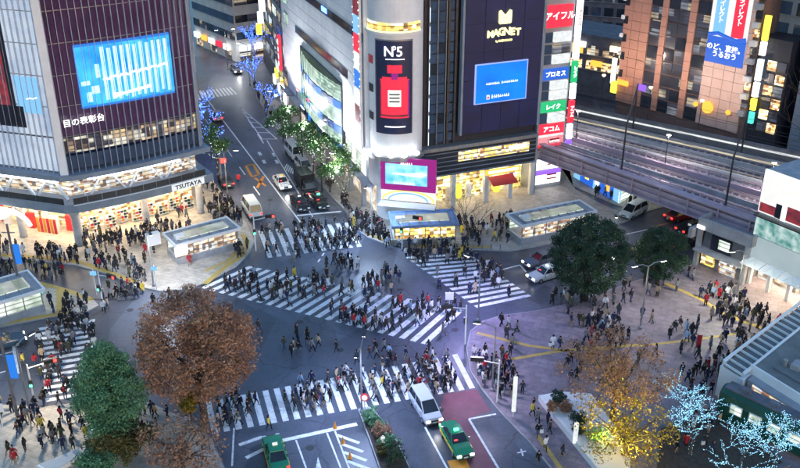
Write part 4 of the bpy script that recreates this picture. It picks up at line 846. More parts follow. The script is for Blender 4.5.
# low flat-roofed building
d1 = Vector((9.4, 8.9)).normalized(); d2 = Vector((3.4, -6.1)).normalized(); C0 = Vector((30.7, 67.2))
low = root('low_building', 'low building with dark flat roof, white fascia and ribbed glass edge', 'building', C0.x, C0.y)
flw = F(low, Matrix())
def lp(a, c): q = C0 + d1 * a + d2 * c; return (q.x, q.y)
b = MB(); b.prism([lp(.4, .4), lp(22, .4), lp(22, 16), lp(.4, 16)], .13, 3.4); flw.mesh('wall', b.mesh('lowwall', M['grey']))
b = MB(); b.prism([lp(1.4, 0), lp(24, 0), lp(24, 18), lp(1.4, 18)], 3.41, 4.0); flw.mesh('roof', b.mesh('lowroof', M['roof']))
b = MB(); b.prism([lp(1.35, -.05), lp(1.55, -.05), lp(1.55, 18), lp(1.35, 18)], 2.6, 4.3); flw.mesh('fascia', b.mesh('fascia', M['whitepaint']))
b = MB(); b.prism([lp(0, -2.2), lp(24, -2.2), lp(24, -.2), lp(0, -.2)], 3.5, 3.62); flw.mesh('glass_edge', b.mesh('gedge', M['roof']))
for k in range(22):
    b = MB(); b.prism([lp(k * 1.05, -2.4), lp(k * 1.05 + .09, -2.4), lp(k * 1.05 + .09, .1), lp(k * 1.05, .1)], 3.63, 3.85); flw.mesh('rib', b.mesh('rib', M['whitepaint']))
for c in (-2.4, -.1):
    b = MB(); b.prism([lp(0, c), lp(24, c), lp(24, c + .25), lp(0, c + .25)], 3.86, 4.05); flw.mesh('rib_beam', b.mesh('ribbeam', M['whitepaint']))
b = MB(); b.prism([lp(-.1, -2.5), lp(1.3, -2.5), lp(1.3, .2), lp(-.1, .2)], .13, 3.4); flw.mesh('end_wall', b.mesh('endwall', M['whitepaint']))
b = MB(); b.prism([lp(.3, 1), lp(.38, 1), lp(.38, 9), lp(.3, 9)], 1.2, 3.2); flw.mesh('lit_window', b.mesh('litwin', M['shop_white']))
for k, (a, c) in enumerate(((5, 3), (8, 5), (11, 8), (14, 3), (17, 6), (6, 9), (10, 12))):
    p = lp(a, c); flw.box('roof_unit', M['metal'] if k % 2 else M['concrete'], (p[0], p[1], 4.25 + .1 * (k % 3)), (1.1, .8, .5 + .2 * (k % 3)), R(43)); 
for a, c in ((4, 10), (12, 4)):
    p = lp(a, c); flw.box('roof_duct', M['whitepaint'], (p[0], p[1], 4.3), (4.0, .5, .5), R(-60))
for k in range(5):
    b = MB(); p, q = lp(3 + k * 3.1, 1.5 + k % 2), lp(3.6 + k * 3.3, 13 - 2 * (k % 3)); b.tube([(p[0], p[1], 4.12), (q[0], q[1], 4.12)], [.07, .07], 6); flw.mesh('roof_pipe', b.mesh('pipe', M['metal' if k % 2 else 'concrete_d']))
for k in range(6):
    p = lp(4.5 + k * 2.7, 2 + (k * 37) % 11); flw.cyl('roof_vent', M['concrete_d' if k % 2 else 'metal'], (p[0], p[1], 4.0), .3, .22, .55)
# the old green train car
tc = root('train_car', 'old dark green train car standing as a monument beside the low building', 'train', 29.0, 66.6, math.atan2(-.73, .68))
fc = F(tc, W[tc.name])
b = MB()
prof = [(-1.15, .5), (-1.22, 1.2), (-1.2, 2.4), (-1.0, 2.95), (-.55, 3.3), (0, 3.4), (.55, 3.3), (1.0, 2.95), (1.2, 2.4), (1.22, 1.2), (1.15, .5)]
xs = [(0, .72), (.35, .95), (.9, 1), (12, 1), (12.4, .95)]
vv = [(x, y * s, .5 + (z - .5) * (.9 + .1 * s)) for x, s in xs for y, z in prof]; n = len(prof)
ff = [(i * n + k, (i + 1) * n + k, (i + 1) * n + k + 1, i * n + k + 1) for i in range(len(xs) - 1) for k in range(n - 1)] + [tuple(range(n)), tuple(range((len(xs) - 1) * n, len(xs) * n))[::-1]]
fc.mesh('body', mk('carbody', vv, [q[::-1] for q in ff], M['train_green'], smooth=False))
b = MB(); b.prism([(.3, -.62), (12.2, -.62), (12.2, .62), (.3, .62)], 3.3, 3.46); fc.mesh('roof', b.mesh('carroof', M['concrete_d']))
for k in range(6):
    wn = fc.box('window', M['whitepaint'], (1.9 + k * 1.75, -1.205, 2.0), (1.15, .06, .95)); fc.box('pane', M['win_cool'], (1.9 + k * 1.75, -1.25, 2.0), (.95, .04, .75), par=wn)
for k in range(2): fc.box('windscreen', M['win_cool'], (-.03, -.42 + k * .84, 2.1), (.06, .7, .8))
for k in range(4): fc.box('roof_vent', M['concrete_d'], (2 + k * 2.6, 0, 3.6), (.8, .6, .28))
fc.box('bogie', M['black'], (2.2, 0, .32), (2.4, 1.9, .36)); fc.box('bogie', M['black'], (9.8, 0, .32), (2.4, 1.9, .36))
b = MB(); b.lathe([(.16, 0), (.18, .08)], 12); add('headlight', b.mesh('hl', M['g_warm']), tc, fc.w @ TR(-.02, 0, 2.85) @ Matrix.Rotation(R(-90), 4, 'Y'))

# ------------------------------------------------------------------ stair shelters
def shelter(label, A, B, depth, h, roofm, glowm='shop_white'):
    r = root('stair_shelter', label, 'shelter', A[0], A[1], ang(A, B), .13); f = F(r, W[r.name]); L = dist(A, B)
    for c, d in (((L / 2, .12, .4), (L, .24, .8)), ((L / 2, depth - .12, .4), (L, .24, .8)), ((.12, depth / 2, .4), (.24, depth - .5, .8))): f.box('base_wall', M['concrete'], c, d)
    n = max(4, int(L / 1.6))
    for k in range(n):
        w = (L - .3) / n
        f.box('pane', M[glowm], (.15 + w * (k + .5), .16, 1.65), (w - .08, .06, 1.5)); f.box('pane', M['win_cool'], (.15 + w * (k + .5), depth - .16, 1.65), (w - .08, .06, 1.5))
    for k in range(n + 1):
        x = .1 + (L - .2) * k / n
        for y in (.1, depth - .1): f.box('post', M['metal'], (x, y, 1.65), (.09, .1, 1.7))
    b = MB(); b.prism([(-.3, -.3), (L + .3, -.3), (L + .3, -.1), (-.3, -.1)], 2.5, 2.85); b.prism([(-.3, depth + .1), (L + .3, depth + .1), (L + .3, depth + .3), (-.3, depth + .3)], 2.5, 2.85); b.prism([(-.3, -.09), (-.1, -.09), (-.1, depth + .09), (-.3, depth + .09)], 2.5, 2.85); b.prism([(L + .1, -.09), (L + .3, -.09), (L + .3, depth + .09), (L + .1, depth + .09)], 2.5, 2.85)
    f.mesh('roof_edge', b.mesh('roofedge', M['whitepaint' if roofm != 'roof_b' else 'roof_b']))
    f.box('roof', M[roofm], (L / 2, depth / 2, 2.62), (L + .18, depth + .18, .2))
    for k in range(int(L / 1.3)): f.box('roof_rib', M['metal'], (.6 + k * 1.3, depth / 2, 2.78), (.09, depth * .95, .1))
    f.box('skylight', M['win_cool'], (L / 2, depth * .5, 2.8), (L * .8, depth * .5, .14)); f.box('roof_unit', M['whitepaint'], (L * .12, depth * .4, 2.98), (1.1, .8, .5))
    f.box('ceiling_light', M['g_stripc'], (L / 2, depth / 2, 2.47), (L * .85, .5, .08))
    for k in range(5): f.box('step', M['concrete'], (L * .3 + k * .4, depth / 2, .3 - .05 * k), (.4, depth - .6, .2))
    return f, L
k1, kl = shelter('glass stair shelter with white roof in front of the curved tower', (-26.45, 95.49), (-19.88, 100.04), 3.6, 3, 'concrete')
k1.box('name_sign', M['g_white'], (.4, -.3, 1.9), (1.6, .12, 1.2)); k1.box('entrance_sign', M['whitepaint'], (-1.6, 3.4, 2.6), (1.6, .8, 1.5))
shelter('blue roofed stair shelter below the magenta framed screen', (-0.75, 100.6), (7.04, 101.45), 4.0, 3, 'roof_b', 'shop_gold')
shelter('glass stair shelter below the column of white shop signs', (15.14, 100.88), (24.86, 105.26), 3.4, 3, 'concrete', 'shop_white')
kL, _ = shelter('long lit stair shelter at the left picture edge', (-44.71, 79.81), (-38.54, 84.7), 5.0, 3, 'concrete', 'win_cool')
kL.box('teal_sign', M['g_teal'], (8.2, 2.6, 1.9), (.3, 2.2, 1.0))

# ------------------------------------------------------------------ trees
def leaves_mesh(name, clumps, n, size, m, seed, flat_=.0):
    r = np.random.default_rng(seed); c = np.array([k[:3] for k in clumps]); rad = np.array([k[3] for k in clumps])
    w = rad ** 2; idx = r.choice(len(clumps), n, p=w / w.sum())
    d = r.normal(size=(n, 3)); d /= np.linalg.norm(d, axis=1)[:, None]
    p = c[idx] + d * (rad[idx] * r.random(n) ** .45)[:, None] * np.array([1, 1, .85])
    u = r.normal(size=(n, 3)); u /= np.linalg.norm(u, axis=1)[:, None]; q = np.cross(u, r.normal(size=(n, 3))); q /= np.linalg.norm(q, axis=1)[:, None]
    s = size * r.uniform(.45, 1.6, n)[:, None]
    v = np.stack([p - u * s, p - q * s * .55, p + u * s, p + q * s * .55], 1).reshape(-1, 3)
    me = bpy.data.meshes.new(name); me.vertices.add(4 * n); me.vertices.foreach_set('co', v.ravel())
    me.loops.add(4 * n); me.loops.foreach_set('vertex_index', np.arange(4 * n)); me.polygons.add(n)
    me.polygons.foreach_set('loop_start', np.arange(n) * 4); me.update(calc_edges=True); me.materials.append(m); return me
def crown_clumps(cz, rx, rz, n, seed, cr, shape='round'):
    r = random.Random(seed); out = []
    for i in range(n):
        th = math.acos(1 - 2 * (i + .5) / n); ph = i * 2.39996 + r.uniform(-.3, .3); k = (r.uniform(.55, .98) if i % 5 else r.uniform(.1, .5)) if shape not in ('ball', 'dome') else (r.uniform(.8 if shape == 'ball' else .66, .88) if i % 4 else r.uniform(.1, .6))
        x, y, z = math.sin(th) * math.cos(ph), math.sin(th) * math.sin(ph), math.cos(th)
        t = 1.
        if shape == 'cone': t = .55 + .5 * (1 - z) / 2 if z > -.5 else .85
        out.append((x * rx * k * t, y * rx * k * t, cz + z * rz * k, cr * (r.uniform(.5, 1.45) if shape != 'ball' else r.uniform(.85, 1.15))))
    return out
def limbs(b, h0, clumps, r0, n, seed, lean=(0, 0)):
    r = random.Random(seed); b.tube([(0, 0, 0), (lean[0] * .3, lean[1] * .3, h0 * .5), (lean[0], lean[1], h0)], [r0 * 1.25, r0, r0 * .75], 9)
    for k in r.sample(clumps, min(n, len(clumps))):
        s = Vector((lean[0], lean[1], h0 * r.uniform(.75, 1))); e = Vector(k[:3]); mid = s.lerp(e, .5) + Vector((r.uniform(-.3, .3), r.uniform(-.3, .3), .3))
        b.tube([s, mid, e], [r0 * .45, r0 * .28, .03], 6)
def tree(name, label, base, cz, rx, rz, n, leaf, size, seed, nc=70, cr=1.1, th=3., r0=.22, shape='round', group=None, z=.12):
    o = root(name, label, 'tree', base[0], base[1], 0, z, group); cl = crown_clumps(cz, rx, rz, nc, seed, cr, shape)
    b = MB(); limbs(b, th, cl, r0, 22, seed); w = W[o.name]
    add('trunk', b.mesh('trunk', M['bark'], True), o, w); add('crown', leaves_mesh('crown', cl, n, size, M[leaf], seed), o, w); return o, cl
tree('zelkova_tree', 'big round tree with reddish brown autumn leaves beside the lower crossing', (-17.4, 65.11), 8.2, 5.7, 5.1, 42000, 'leaf_brown', .095, 3, 150, 1.0, 4.5, .3, 'dome')
tree('conifer_tree', 'dense green conifer left of the brown tree', (-24.23, 61.8), 6.2, 3.4, 4.6, 45000, 'leaf_green', .085, 4, 110, .9, 1.5, .25, 'cone')
tree('camphor_tree', 'large dark green round tree on the plaza edge', (20.59, 87.1), 5.7, 4.55, 4.6, 52000, 'leaf_dark', .085, 5, 240, .7, 1.6, .3, 'ball')
tree('camphor_tree', 'smaller dark green round tree next to the larger one on the plaza', (29.55, 90.79), 4.0, 3.1, 3.2, 30000, 'leaf_dark', .08, 6, 150, .6, 1.2, .22, 'ball')
tree('maple_tree', 'brown leaved tree at the bottom edge beside the green cab', (-17.6, 57.75), 3.2, 3.8, 1.5, 3000, 'leaf_brown', .12, 7, 50, 1.0, 2.2, .18)
tree('olive_bush', 'olive green bush at the foot of the conifer', (-23.28, 60.23), 2.2, 2.7, 1.6, 9000, 'leaf_olive', .1, 8, 30, .8, .6, .12)
tree('yew_bush', 'dark green bush in the lower left corner below the conifer', (-24.8, 57.99), 1.4, 1.7, 1.1, 6000, 'leaf_green', .1, 9, 24, .7, .5, .1)
tree('ginkgo_tree', 'small bush with yellow leaves under the brown tree', (-18.56, 65.11), 2.2, 1.1, 1.1, 2500, 'leaf_gold', .1, 10, 14, .5, 1, .1)
gold, _ = tree('ginkgo_tree', 'golden leaved tree lit from below next to the white planter bed', (18.67, 59.98), 3.3, 4.2, 2.2, 3600, 'leaf_gold', .1, 12, 80, .7, 2.2, .18)
tree('cherry_tree', 'thin brown leaved tree behind the golden one on the plaza', (19.04, 65.69), 5.4, 5.4, 2.6, 10000, 'leaf_brown', .09, 13, 90, .9, 3, .18)
# the golden tree's spotlight
sp = root('ground_spotlight', 'yellow green floodlight at the foot of the golden tree', 'lamp', *(16.65, 59.98), 0, .14)
b = MB(); b.lathe([(.3, 0), (.34, .2), (.26, .3)], 14); add('housing', b.mesh('house', M['dark_metal']), sp, W[sp.name]); b = MB(); b.lathe([(.24, .31), (.24, .36)], 14); add('lens', b.mesh('lens', M['g_yellow']), sp, W[sp.name])
sx, sy = (16.65, 59.98)
for px_, py_ in ((sx, sy), (18.17, 59.98), (17.7, 61.8), (19.44, 58.97)): lamp_light(sp, (px_, py_, 1.0), 2000, (1, .95, .12), 'SPOT', .2, Matrix.Rotation(math.pi, 4, 'X'), 2.4)
# branching trees strung with lights
def branches(b, p, d, L, r, depth, rr, tips, segs, spread=.85):
    q = p + d * L; mid = p.lerp(q, .5) + Vector((rr.uniform(-1, 1), rr.uniform(-1, 1), rr.uniform(-.4, .6))) * L * .08
    b.tube([p, mid, q], [r, r * .8, r * .62], 6 if depth > 2 else 4, cap=False); segs.append((p, mid, q, r))
    if depth == 0: tips.append(q); return
    for k in range(3 if depth > 1 else 2):
        nd = (d + Vector((rr.uniform(-1, 1), rr.uniform(-1, 1), rr.uniform(-.25, .6) * (.5 if spread > 1 else 1))) * spread).normalized()
        branches(b, q, nd, L * rr.uniform(.68, .95), r * .58, depth - 1, rr, tips, segs, spread)
def led_tree(name, label, base, L, depth, ledm, step, seed, leaf=None, nl=0, group=None, mind=0, z=.12, ls=.05, r0=.16):
    o = root(name, label, 'tree', base[0], base[1], 0, z, group); w = W[o.name]; rr = random.Random(seed); b = MB(); tips = []; segs = []
    branches(b, Vector((0, 0, 0)), Vector((0, 0, 1)), L, r0, depth, rr, tips, segs, 1.35 if ledm == 'led_ice' else .85)
    add('trunk', b.mesh('trunk', M['bark'], True), o, w)
    if ledm:
        lb = MB()
        for p, m_, q, r in segs:
            n = max(2, int((q - p).length / step))
            for i in range(n):
                t = (i + rr.random()) / n; c = (p.lerp(m_, t * 2) if t < .5 else m_.lerp(q, t * 2 - 1)) + Vector((rr.uniform(-1, 1), rr.uniform(-1, 1), rr.uniform(-1, 1))).normalized() * (r + .03)
                s = ls * rr.uniform(.7, 1.3); lb.put([tuple(c + Vector(v) * s) for v in ((1, 0, 0), (0, 1, 0), (-1, 0, 0), (0, -1, 0), (0, 0, 1), (0, 0, -1))], [(0, 1, 4), (1, 2, 4), (2, 3, 4), (3, 0, 4), (1, 0, 5), (2, 1, 5), (3, 2, 5), (0, 3, 5)])
        lo = add('light_string', lb.mesh('lights', M[ledm]), o, w); lo['kind'] = 'stuff'
    if leaf: add('crown', leaves_mesh('crown', [(t.x, t.y, t.z, .8) for t in tips], nl, .13, M[leaf], seed), o, w)
    return o
led_tree('illuminated_tree', 'bare tree strung with icy white lights in front of the green train car', (24.54, 60.49), 1.7, 5, 'led_ice', .11, 21, ls=.028)
led_tree('illuminated_tree', 'bare tree strung with icy white lights in the lower right corner', (30.46, 57.75), 1.7, 5, 'led_ice', .11, 25, ls=.028)
led_tree('illuminated_tree', 'small bare tree with a few icy lights at the bottom edge', (27.03, 56.56), 1.9, 4, 'led_ice', .11, 27, ls=.028)
led_tree('illuminated_tree', 'trunk wound with yellow lights among the brown leaves', (20.4, 69.0), 2.2, 1, 'led_gold', .05, 23, ls=.05, r0=.1)
led_tree('bare_tree', 'leafless street tree before the gold lit shop', (8.49, 100.6), 2.0, 5, None, 1, 31, r0=.13)
led_tree('bare_tree', 'leafless tree by the teal grey block above the tracks', (58, 118.5), 4.6, 5, None, 1, 32, r0=.2)
led_tree('bare_tree', 'twiggy bare tree at the right picture edge over the tracks', (66, 108.5), 5.2, 5, None, 1, 33, r0=.2)
GS = 'lit street trees'
for i, (p, h, lm, lf, lab) in enumerate((((-15.39, 129.65), 2.4, 'led_white', 'leaf_street', 'leafy street tree with white lights opposite the parked white van'), ((-12.74, 123.9), 2.5, 'led_white', 'leaf_street', 'leafy street tree with white lights beside the black truck'), ((-9.95, 117.84), 2.5, 'led_white', 'leaf_street', 'leafy street tree with white lights by the white wing, second from the corner'), ((-7.68, 112.93), 2.2, 'led_white', 'leaf_street', 'leafy street tree with white lights nearest the store corner'), ((-18.42, 137.26), 2.3, 'led_white', 'leaf_street', 'leafy street tree with white lights below the red vertical sign'), ((-27.33, 125.91), 2.2, 'led_white', 'leaf_street', 'green leafy tree right of the glass tower on the left kerb'), ((-29.18, 130.94), 2.3, 'led_blue', None, 'bare tree in blue lights behind the green one on the left kerb'), ((-31.62, 138.68), 2.3, 'led_blue', None, 'bare tree in blue lights beside the moving red car'), ((-34.52, 148.3), 2.3, 'led_blue', None, 'bare tree in blue lights farthest up the left kerb'), ((-22.93, 149.38), 2.7, 'led_blue', None, 'tall blue lit tree on the far pavement below the white shop signs'), ((-26.67, 163.47), 3.0, 'led_blue', None, 'blue lit tree beyond the far zebra on the store side'), ((-29.86, 181.57), 3.4, 'led_blue', None, 'farthest blue lit tree before the dark shop building'))):
    led_tree('street_tree', lab, p, h * .82, 4, lm, .42 if lm != 'led_blue' else .36, 40 + i, lf, 2400, GS, ls=.045 if lm != 'led_blue' else .06)

# ------------------------------------------------------------------ planters, beds, median
def bed(label, poly, h, m, shrubs, top='trunkwhite'):
    o = tag(add('planter_bed', None, None, TR(poly[0][0], poly[0][1], 0)), label, 'planter'); b = MB(); b.prism(poly, .01, h); add('wall', b.mesh('bed', M[m]), o)
    cx = sum(p[0] for p in poly) / len(poly); cy = sum(p[1] for p in poly) / len(poly)
    b = MB(); b.prism([(cx + (x - cx) * .9, cy + (y - cy) * .9) for x, y in poly], h, h + .04); add('soil', b.mesh('soil', M[top]), o)
    return o
bed('white stone planter bed with round shrubs on the plaza', [(12.77, 68.38), (14.9, 69.0), (17.64, 68.69), (18.74, 64.26), (19.17, 59.22), (18.15, 56.56), (16.49, 57.51)], .75, 'whitepaint', 0, 'whitepaint')
def shrub(label, p, r, leaf, seed, z=.8, squash=.75):
    o = root('shrub', label, 'shrub', p[0], p[1], 0, z); w = W[o.name]; b = MB()
    for k in range(5): b.tube([(0, 0, -.03), (math.cos(k * 1.3) * r * .5, math.sin(k * 1.3) * r * .5, r * .9)], [.04, .015], 5)
    add('stem', b.mesh('stem', M['bark']), o, w); add('crown', leaves_mesh('crown', crown_clumps(r * squash, r, r * squash, 16, seed, r * .4), 1400, .07, M[leaf], seed), o, w)
for i, (p, r, lf, lab) in enumerate((((14.43, 67.17), .85, 'leaf_dark', 'dark round shrub at the top of the white bed'), ((13.72, 66.13), .6, 'leaf_brown', 'small brown shrub left of the dark one in the white bed'), ((14.94, 65.84), .7, 'leaf_brown', 'brown shrub in the middle of the white bed'), ((15.68, 63.98), .75, 'leaf_dark', 'dark shrub below the brown ones in the white bed'), ((15.38, 62.74), .5, 'leaf_dark', 'smallest dark shrub near the thin post of the white bed'), ((16.67, 61.8), .95, 'leaf_green', 'flat green shrub beside the floodlight in the white bed'))): shrub(lab, p, r, lf, 60 + i)
bed('narrow planted traffic island between the lanes', [(-3.83, 67.02), (-2.66, 67.47), (-1.43, 65.11), (-0.17, 62.33), (1.15, 57.99), (-1.48, 57.99), (-2.59, 62.33)], .25, 'kerb', 0)
for i, (p, r, lf, lab) in enumerate((((-2.58, 64.97), .8, 'leaf_green', 'green shrub at the tip of the traffic island'), ((-1.94, 63.98), .7, 'leaf_green', 'second green shrub from the tip of the traffic island'), ((-1.56, 62.74), .85, 'leaf_brown', 'brown shrub in the middle of the traffic island'), ((-0.94, 61.27), .9, 'leaf_green', 'green shrub below the brown one on the traffic island'), ((-0.34, 59.72), .95, 'leaf_dark', 'lowest dark green shrub on the traffic island'), ((-1.36, 60.75), .6, 'leaf_olive', 'olive shrub on the left of the traffic island'))): shrub(lab, p, r, lf, 80 + i, .28, .9)
bed('low white bench wall at the lower left corner', [(-30.08, 58.97), (-27.03, 61.4), (-26.27, 60.62), (-28.74, 57.99)], .5, 'whitepaint', 0, 'cream')
bed('dark planting strip under the lit trees at the bottom right', [(22.54, 64.26), (27.17, 66.42), (30.74, 64.97), (32.51, 59.22), (25.82, 56.56), (20.62, 58.35)], .35, 'concrete_d', 0)

# ------------------------------------------------------------------ vehicles (front towards -y)
def car_body(prof, L, Wd):
    """prof: stations along the car, (y, z_sill, z_shoulder, half width factor)"""
    v = []; f = []; n = 8
    for y, zs, zh, k in prof:
        w = Wd / 2 * k
        v += [(-w * .92, y, zs), (-w, y, zs + (zh - zs) * .35), (-w * .98, y, zs + (zh - zs) * .75), (-w * .86, y, zh), (w * .86, y, zh), (w * .98, y, zs + (zh - zs) * .75), (w, y, zs + (zh - zs) * .35), (w * .92, y, zs)]
    for i in range(len(prof) - 1):
        for k in range(n): a = i * n + k; b = i * n + (k + 1) % n; f.append((a, a + n, b + n, b))
    f.append(tuple(range(n))); f.append(tuple(range((len(prof) - 1) * n, len(prof) * n))[::-1]); return v, f
CAR = {}
SPEC = {
 'sedan': dict(L=4.7, W=1.72, body=[(-2.35, .45, .62, .8), (-2.25, .3, .78, .94), (-1.6, .24, .9, 1), (-.75, .22, .98, 1), (.9, .22, .98, 1), (1.55, .24, .98, .99), (2.2, .3, .95, .95), (2.35, .45, .8, .85)], cab=[(-.95, .96, .0), (-.3, 1.48, .8), (.85, 1.5, .8), (1.55, .97, .0)], wh=(-1.42, 1.32)),
 'van': dict(L=4.7, W=1.75, body=[(-2.35, .45, .7, .8), (-2.25, .3, .92, .94), (-1.75, .24, 1.02, 1), (-1.0, .22, 1.08, 1), (1.6, .22, 1.1, 1), (2.2, .28, 1.1, .97), (2.35, .42, 1.0, .9)], cab=[(-1.55, 1.04, .0), (-.55, 1.72, .84), (1.9, 1.78, .86), (2.28, 1.1, .0)], wh=(-1.45, 1.4)),
 'minibus': dict(L=5.0, W=1.85, body=[(-2.5, .4, .9, .86), (-2.42, .28, 1.1, .96), (-1.9, .24, 1.2, 1), (2.3, .24, 1.2, 1), (2.5, .4, 1.15, .95)], cab=[(-2.3, 1.16, .0), (-1.6, 2.05, .88), (2.2, 2.1, .9), (2.46, 1.2, .0)], wh=(-1.6, 1.5)),
 'truck': dict(L=5.6, W=1.95, body=[(-2.8, .4, .95, .88), (-2.7, .3, 1.15, .96), (-2.3, .28, 1.25, 1), (-1.2, .28, 1.25, 1), (2.7, .5, .8, .98), (2.8, .55, .78, .98)], cab=[(-2.62, 1.2, .0), (-2.3, 2.0, .9), (-1.35, 2.05, .9), (-1.2, 1.25, .0)], wh=(-1.9, 1.6)),
}
def car_meshes(kind):
    if kind in CAR: return CAR[kind]
    s = SPEC[kind]; Wd = s['W']; v, f = car_body(s['body'], s['L'], Wd); d = {}
    d['body'] = mk('carbody', v, f, M['carpaint'])
    (y0, z0, _), (y1, z1, k1), (y2, z2, k2), (y3, z3, _) = s['cab']; a = Wd / 2 * .86; b1 = Wd / 2 * k1 * .84; b2 = Wd / 2 * k2 * .84
    lo = [(-a, y0, z0), (a, y0, z0), (a, y3, z3), (-a, y3, z3)]; up = [(-b1, y1, z1), (b1, y1, z1), (b2, y2, z2), (-b2, y2, z2)]
    d['cabin'] = mk('cabin', lo + up, [(0, 1, 5, 4), (1, 2, 6, 5), (2, 3, 7, 6), (3, 0, 4, 7)], M['carglass'])
    rf = [(-b1 - .03, y1 - .05, z1), (b1 + .03, y1 - .05, z1), (b2 + .03, y2 + .06, z2), (-b2 - .03, y2 + .06, z2)]
    d['roof'] = mk('carroof', [(x, y, z + .0) for x, y, z in rf] + [(x * .93, y * .97, z + .06) for x, y, z in rf], [(4, 5, 6, 7), (0, 1, 5, 4), (1, 2, 6, 5), (2, 3, 7, 6), (3, 0, 4, 7), (3, 2, 1, 0)], M['carpaint'])
    d['pillar'] = []
    for sx in (-1, 1):
        pp = []
        for p, q in ((0, 4), (3, 7)):
            A = Vector((lo + up)[p]); B = Vector((lo + up)[q]); A.x = abs(A.x) * sx; B.x = abs(B.x) * sx; pp.append((A, B))
        pp.append((Vector((a * sx, (y0 + y3) / 2 + .1, (z0 + z3) / 2)), Vector((b1 * sx, (y1 + y2) / 2, (z1 + z2) / 2))))
        for A, B in pp: b = MB(); b.tube([A, B], [.05, .045], 5); d['pillar'].append(b.mesh('pillar', M['carpaint']))
    b = MB(); b.lathe([(.2, -.11), (.31, -.1), (.32, 0), (.31, .1), (.2, .11)], 16); d['tyre'] = b.mesh('tyre', M['tyre'])
    b = MB(); b.lathe([(.05, -.125), (.19, -.118), (.19, .118), (.05, .125)], 10); d['rim'] = b.mesh('rim', M['metal'])
    CAR[kind] = d; return d
cars = 0
def car(label, kind, p, heading, paint, lights='front', taxi=None, name=None, group='cars on the streets', z=.0, second=None):
    s = SPEC[kind]; d = car_meshes(kind); rz = heading + R(90)           # -y looks along the heading
    cat = {'sedan': 'car', 'van': 'car', 'minibus': 'van', 'truck': 'truck'}[kind]
    o = root(name or {'sedan': 'parked_car', 'van': 'minivan', 'minibus': 'delivery_van', 'truck': 'delivery_truck'}[kind], label, 'taxi' if taxi else cat, p[0], p[1], rz, z, group); w = W[o.name]; f = F(o, w)
    bo = add('body', d['body'], o, w, paint); add('cabin_glass', d['cabin'], o, w); add('roof', d['roof'], o, w, paint); [add('window_pillar', q, o, w, paint) for q in d['pillar']]
    hw = s['W'] / 2; fy = s['body'][0][0]; ry = s['body'][-1][0]
    for y in s['wh']:
        for sx in (-1, 1):
            m4 = w @ Matrix.Translation((sx * (hw - .1), y, .32)) @ Matrix.Rotation(R(90), 4, 'Y'); t = add('wheel', d['tyre'], o, m4); add('rim', d['rim'], t, m4)
    for sx in (-1, 1):
        f.box('headlight', M['g_head'] if lights in ('front', 'both') else M['whitepaint'], (sx * (hw - .28), fy + .02, .68), (.34, .12, .16)); f.box('tail_light', M['g_tail'] if lights in ('rear', 'both') else M['signred'], (sx * (hw - .2), ry - .02, .85), (.26, .1, .2)); f.box('mirror', M['carpaint'], (sx * (hw + .08), s['cab'][0][0] + .35, 1.05), (.16, .12, .14)).color = tuple(paint) + (1,)
    f.box('number_plate', M['whitepaint'], (0, fy - .02, .48), (.36, .04, .16)); f.box('number_plate', M['whitepaint'], (0, ry + .02, .62), (.36, .04, .16)); f.box('grille', M['black'], (0, fy + .03, .66), (.7, .1, .14)); f.box('bumper', M['dark_metal'], (0, fy - .03, .42), (s['W'] * .82, .12, .12)); f.box('bumper', M['dark_metal'], (0, ry + .03, .45), (s['W'] * .82, .12, .12))
    for sx in (-1, 1):
        for y in ((s['wh'][0] + .62, .12, s['wh'][1] - .42) if kind != 'truck' else (-1.25,)): f.box('door_seam', M['black'], (sx * (hw * .985), y, .68), (.05, .018, .52))
        for y in ((-.15, .75) if kind != 'truck' else (-1.6,)): f.box('door_handle', M['dark_metal'], (sx * (hw * .985), y, .86), (.06, .16, .035))
    if taxi:
        f.box('roof_lamp', M[taxi], (0, s['cab'][1][0] + .35, s['cab'][1][1] + .16), (.42, .2, .18)); f.box('vacancy_display', M['g_redlamp'], (-.3, s['cab'][0][0] + .22, 1.12), (.3, .06, .12))
    if second is not None:
        for sx in (-1, 1): f.box('side_stripe', M['carpaint'], (sx * (hw - .005), .1, .62), (.05, 3.3, .26)).color = tuple(second) + (1,)
    if kind == 'truck': f.box('cargo_box', M['carpaint'], (0, .85, 1.75), (1.95, 3.7, 1.9)).color = tuple(paint) + (1,)
    if lights in ('front', 'both'):
        lw_ = w @ Matrix.Translation((0, fy - .25, .7)) @ Matrix.Rotation(R(78), 4, 'X')
        ld = bpy.data.lights.new('headlight_beam', 'SPOT'); ld.energy = 170 * K; ld.spot_size = R(85); ld.spot_blend = 1.; ld.shadow_soft_size = .2; ld.color = (1, .95, .88)
        add('headlight_beam', ld, o, w @ Matrix.Translation((0, fy - .3, .75)) @ Matrix.Rotation(R(-82), 4, 'X'))
    return o
def hd(a, b): return ang(a, b)
NR = hd((2.22, 64.68), (3.99, 58.97)); UP = NR + math.pi; ST = hd((-33.03, 156.15), (-12.79, 107.09)); SU = ST + math.pi
car('silver minivan with bright headlights turning into the near road', 'van', (2.28, 66.87), NR + .05, (.42, .43, .47), 'front')
car('green cab with yellow side stripe and lit roof lamp at the bottom', 'sedan', (4.83, 62.2), NR, (.02, .2, .1), 'front', 'g_greenlamp', 'taxi', second=(.75, .55, .05))
car('green cab waiting at the stop line beside the brown trees', 'sedan', (-10.48, 60.36), UP, (.02, .2, .1), 'rear', 'g_whitesign', 'taxi', second=(.75, .55, .05))
car('reddish silver car driving away up the street', 'sedan', (-32.26, 151.02), SU, (.5, .32, .32), 'rear')
car('white cab in the middle of the street facing the crossing', 'sedan', (-17.07, 120.43), ST, (.7, .7, .7), 'front', 'g_orange', 'taxi')
car('black cab at the stop line, left one of the pair', 'sedan', (-13.72, 112.93), ST, (.02, .02, .025), None, 'g_whitesign', 'taxi')
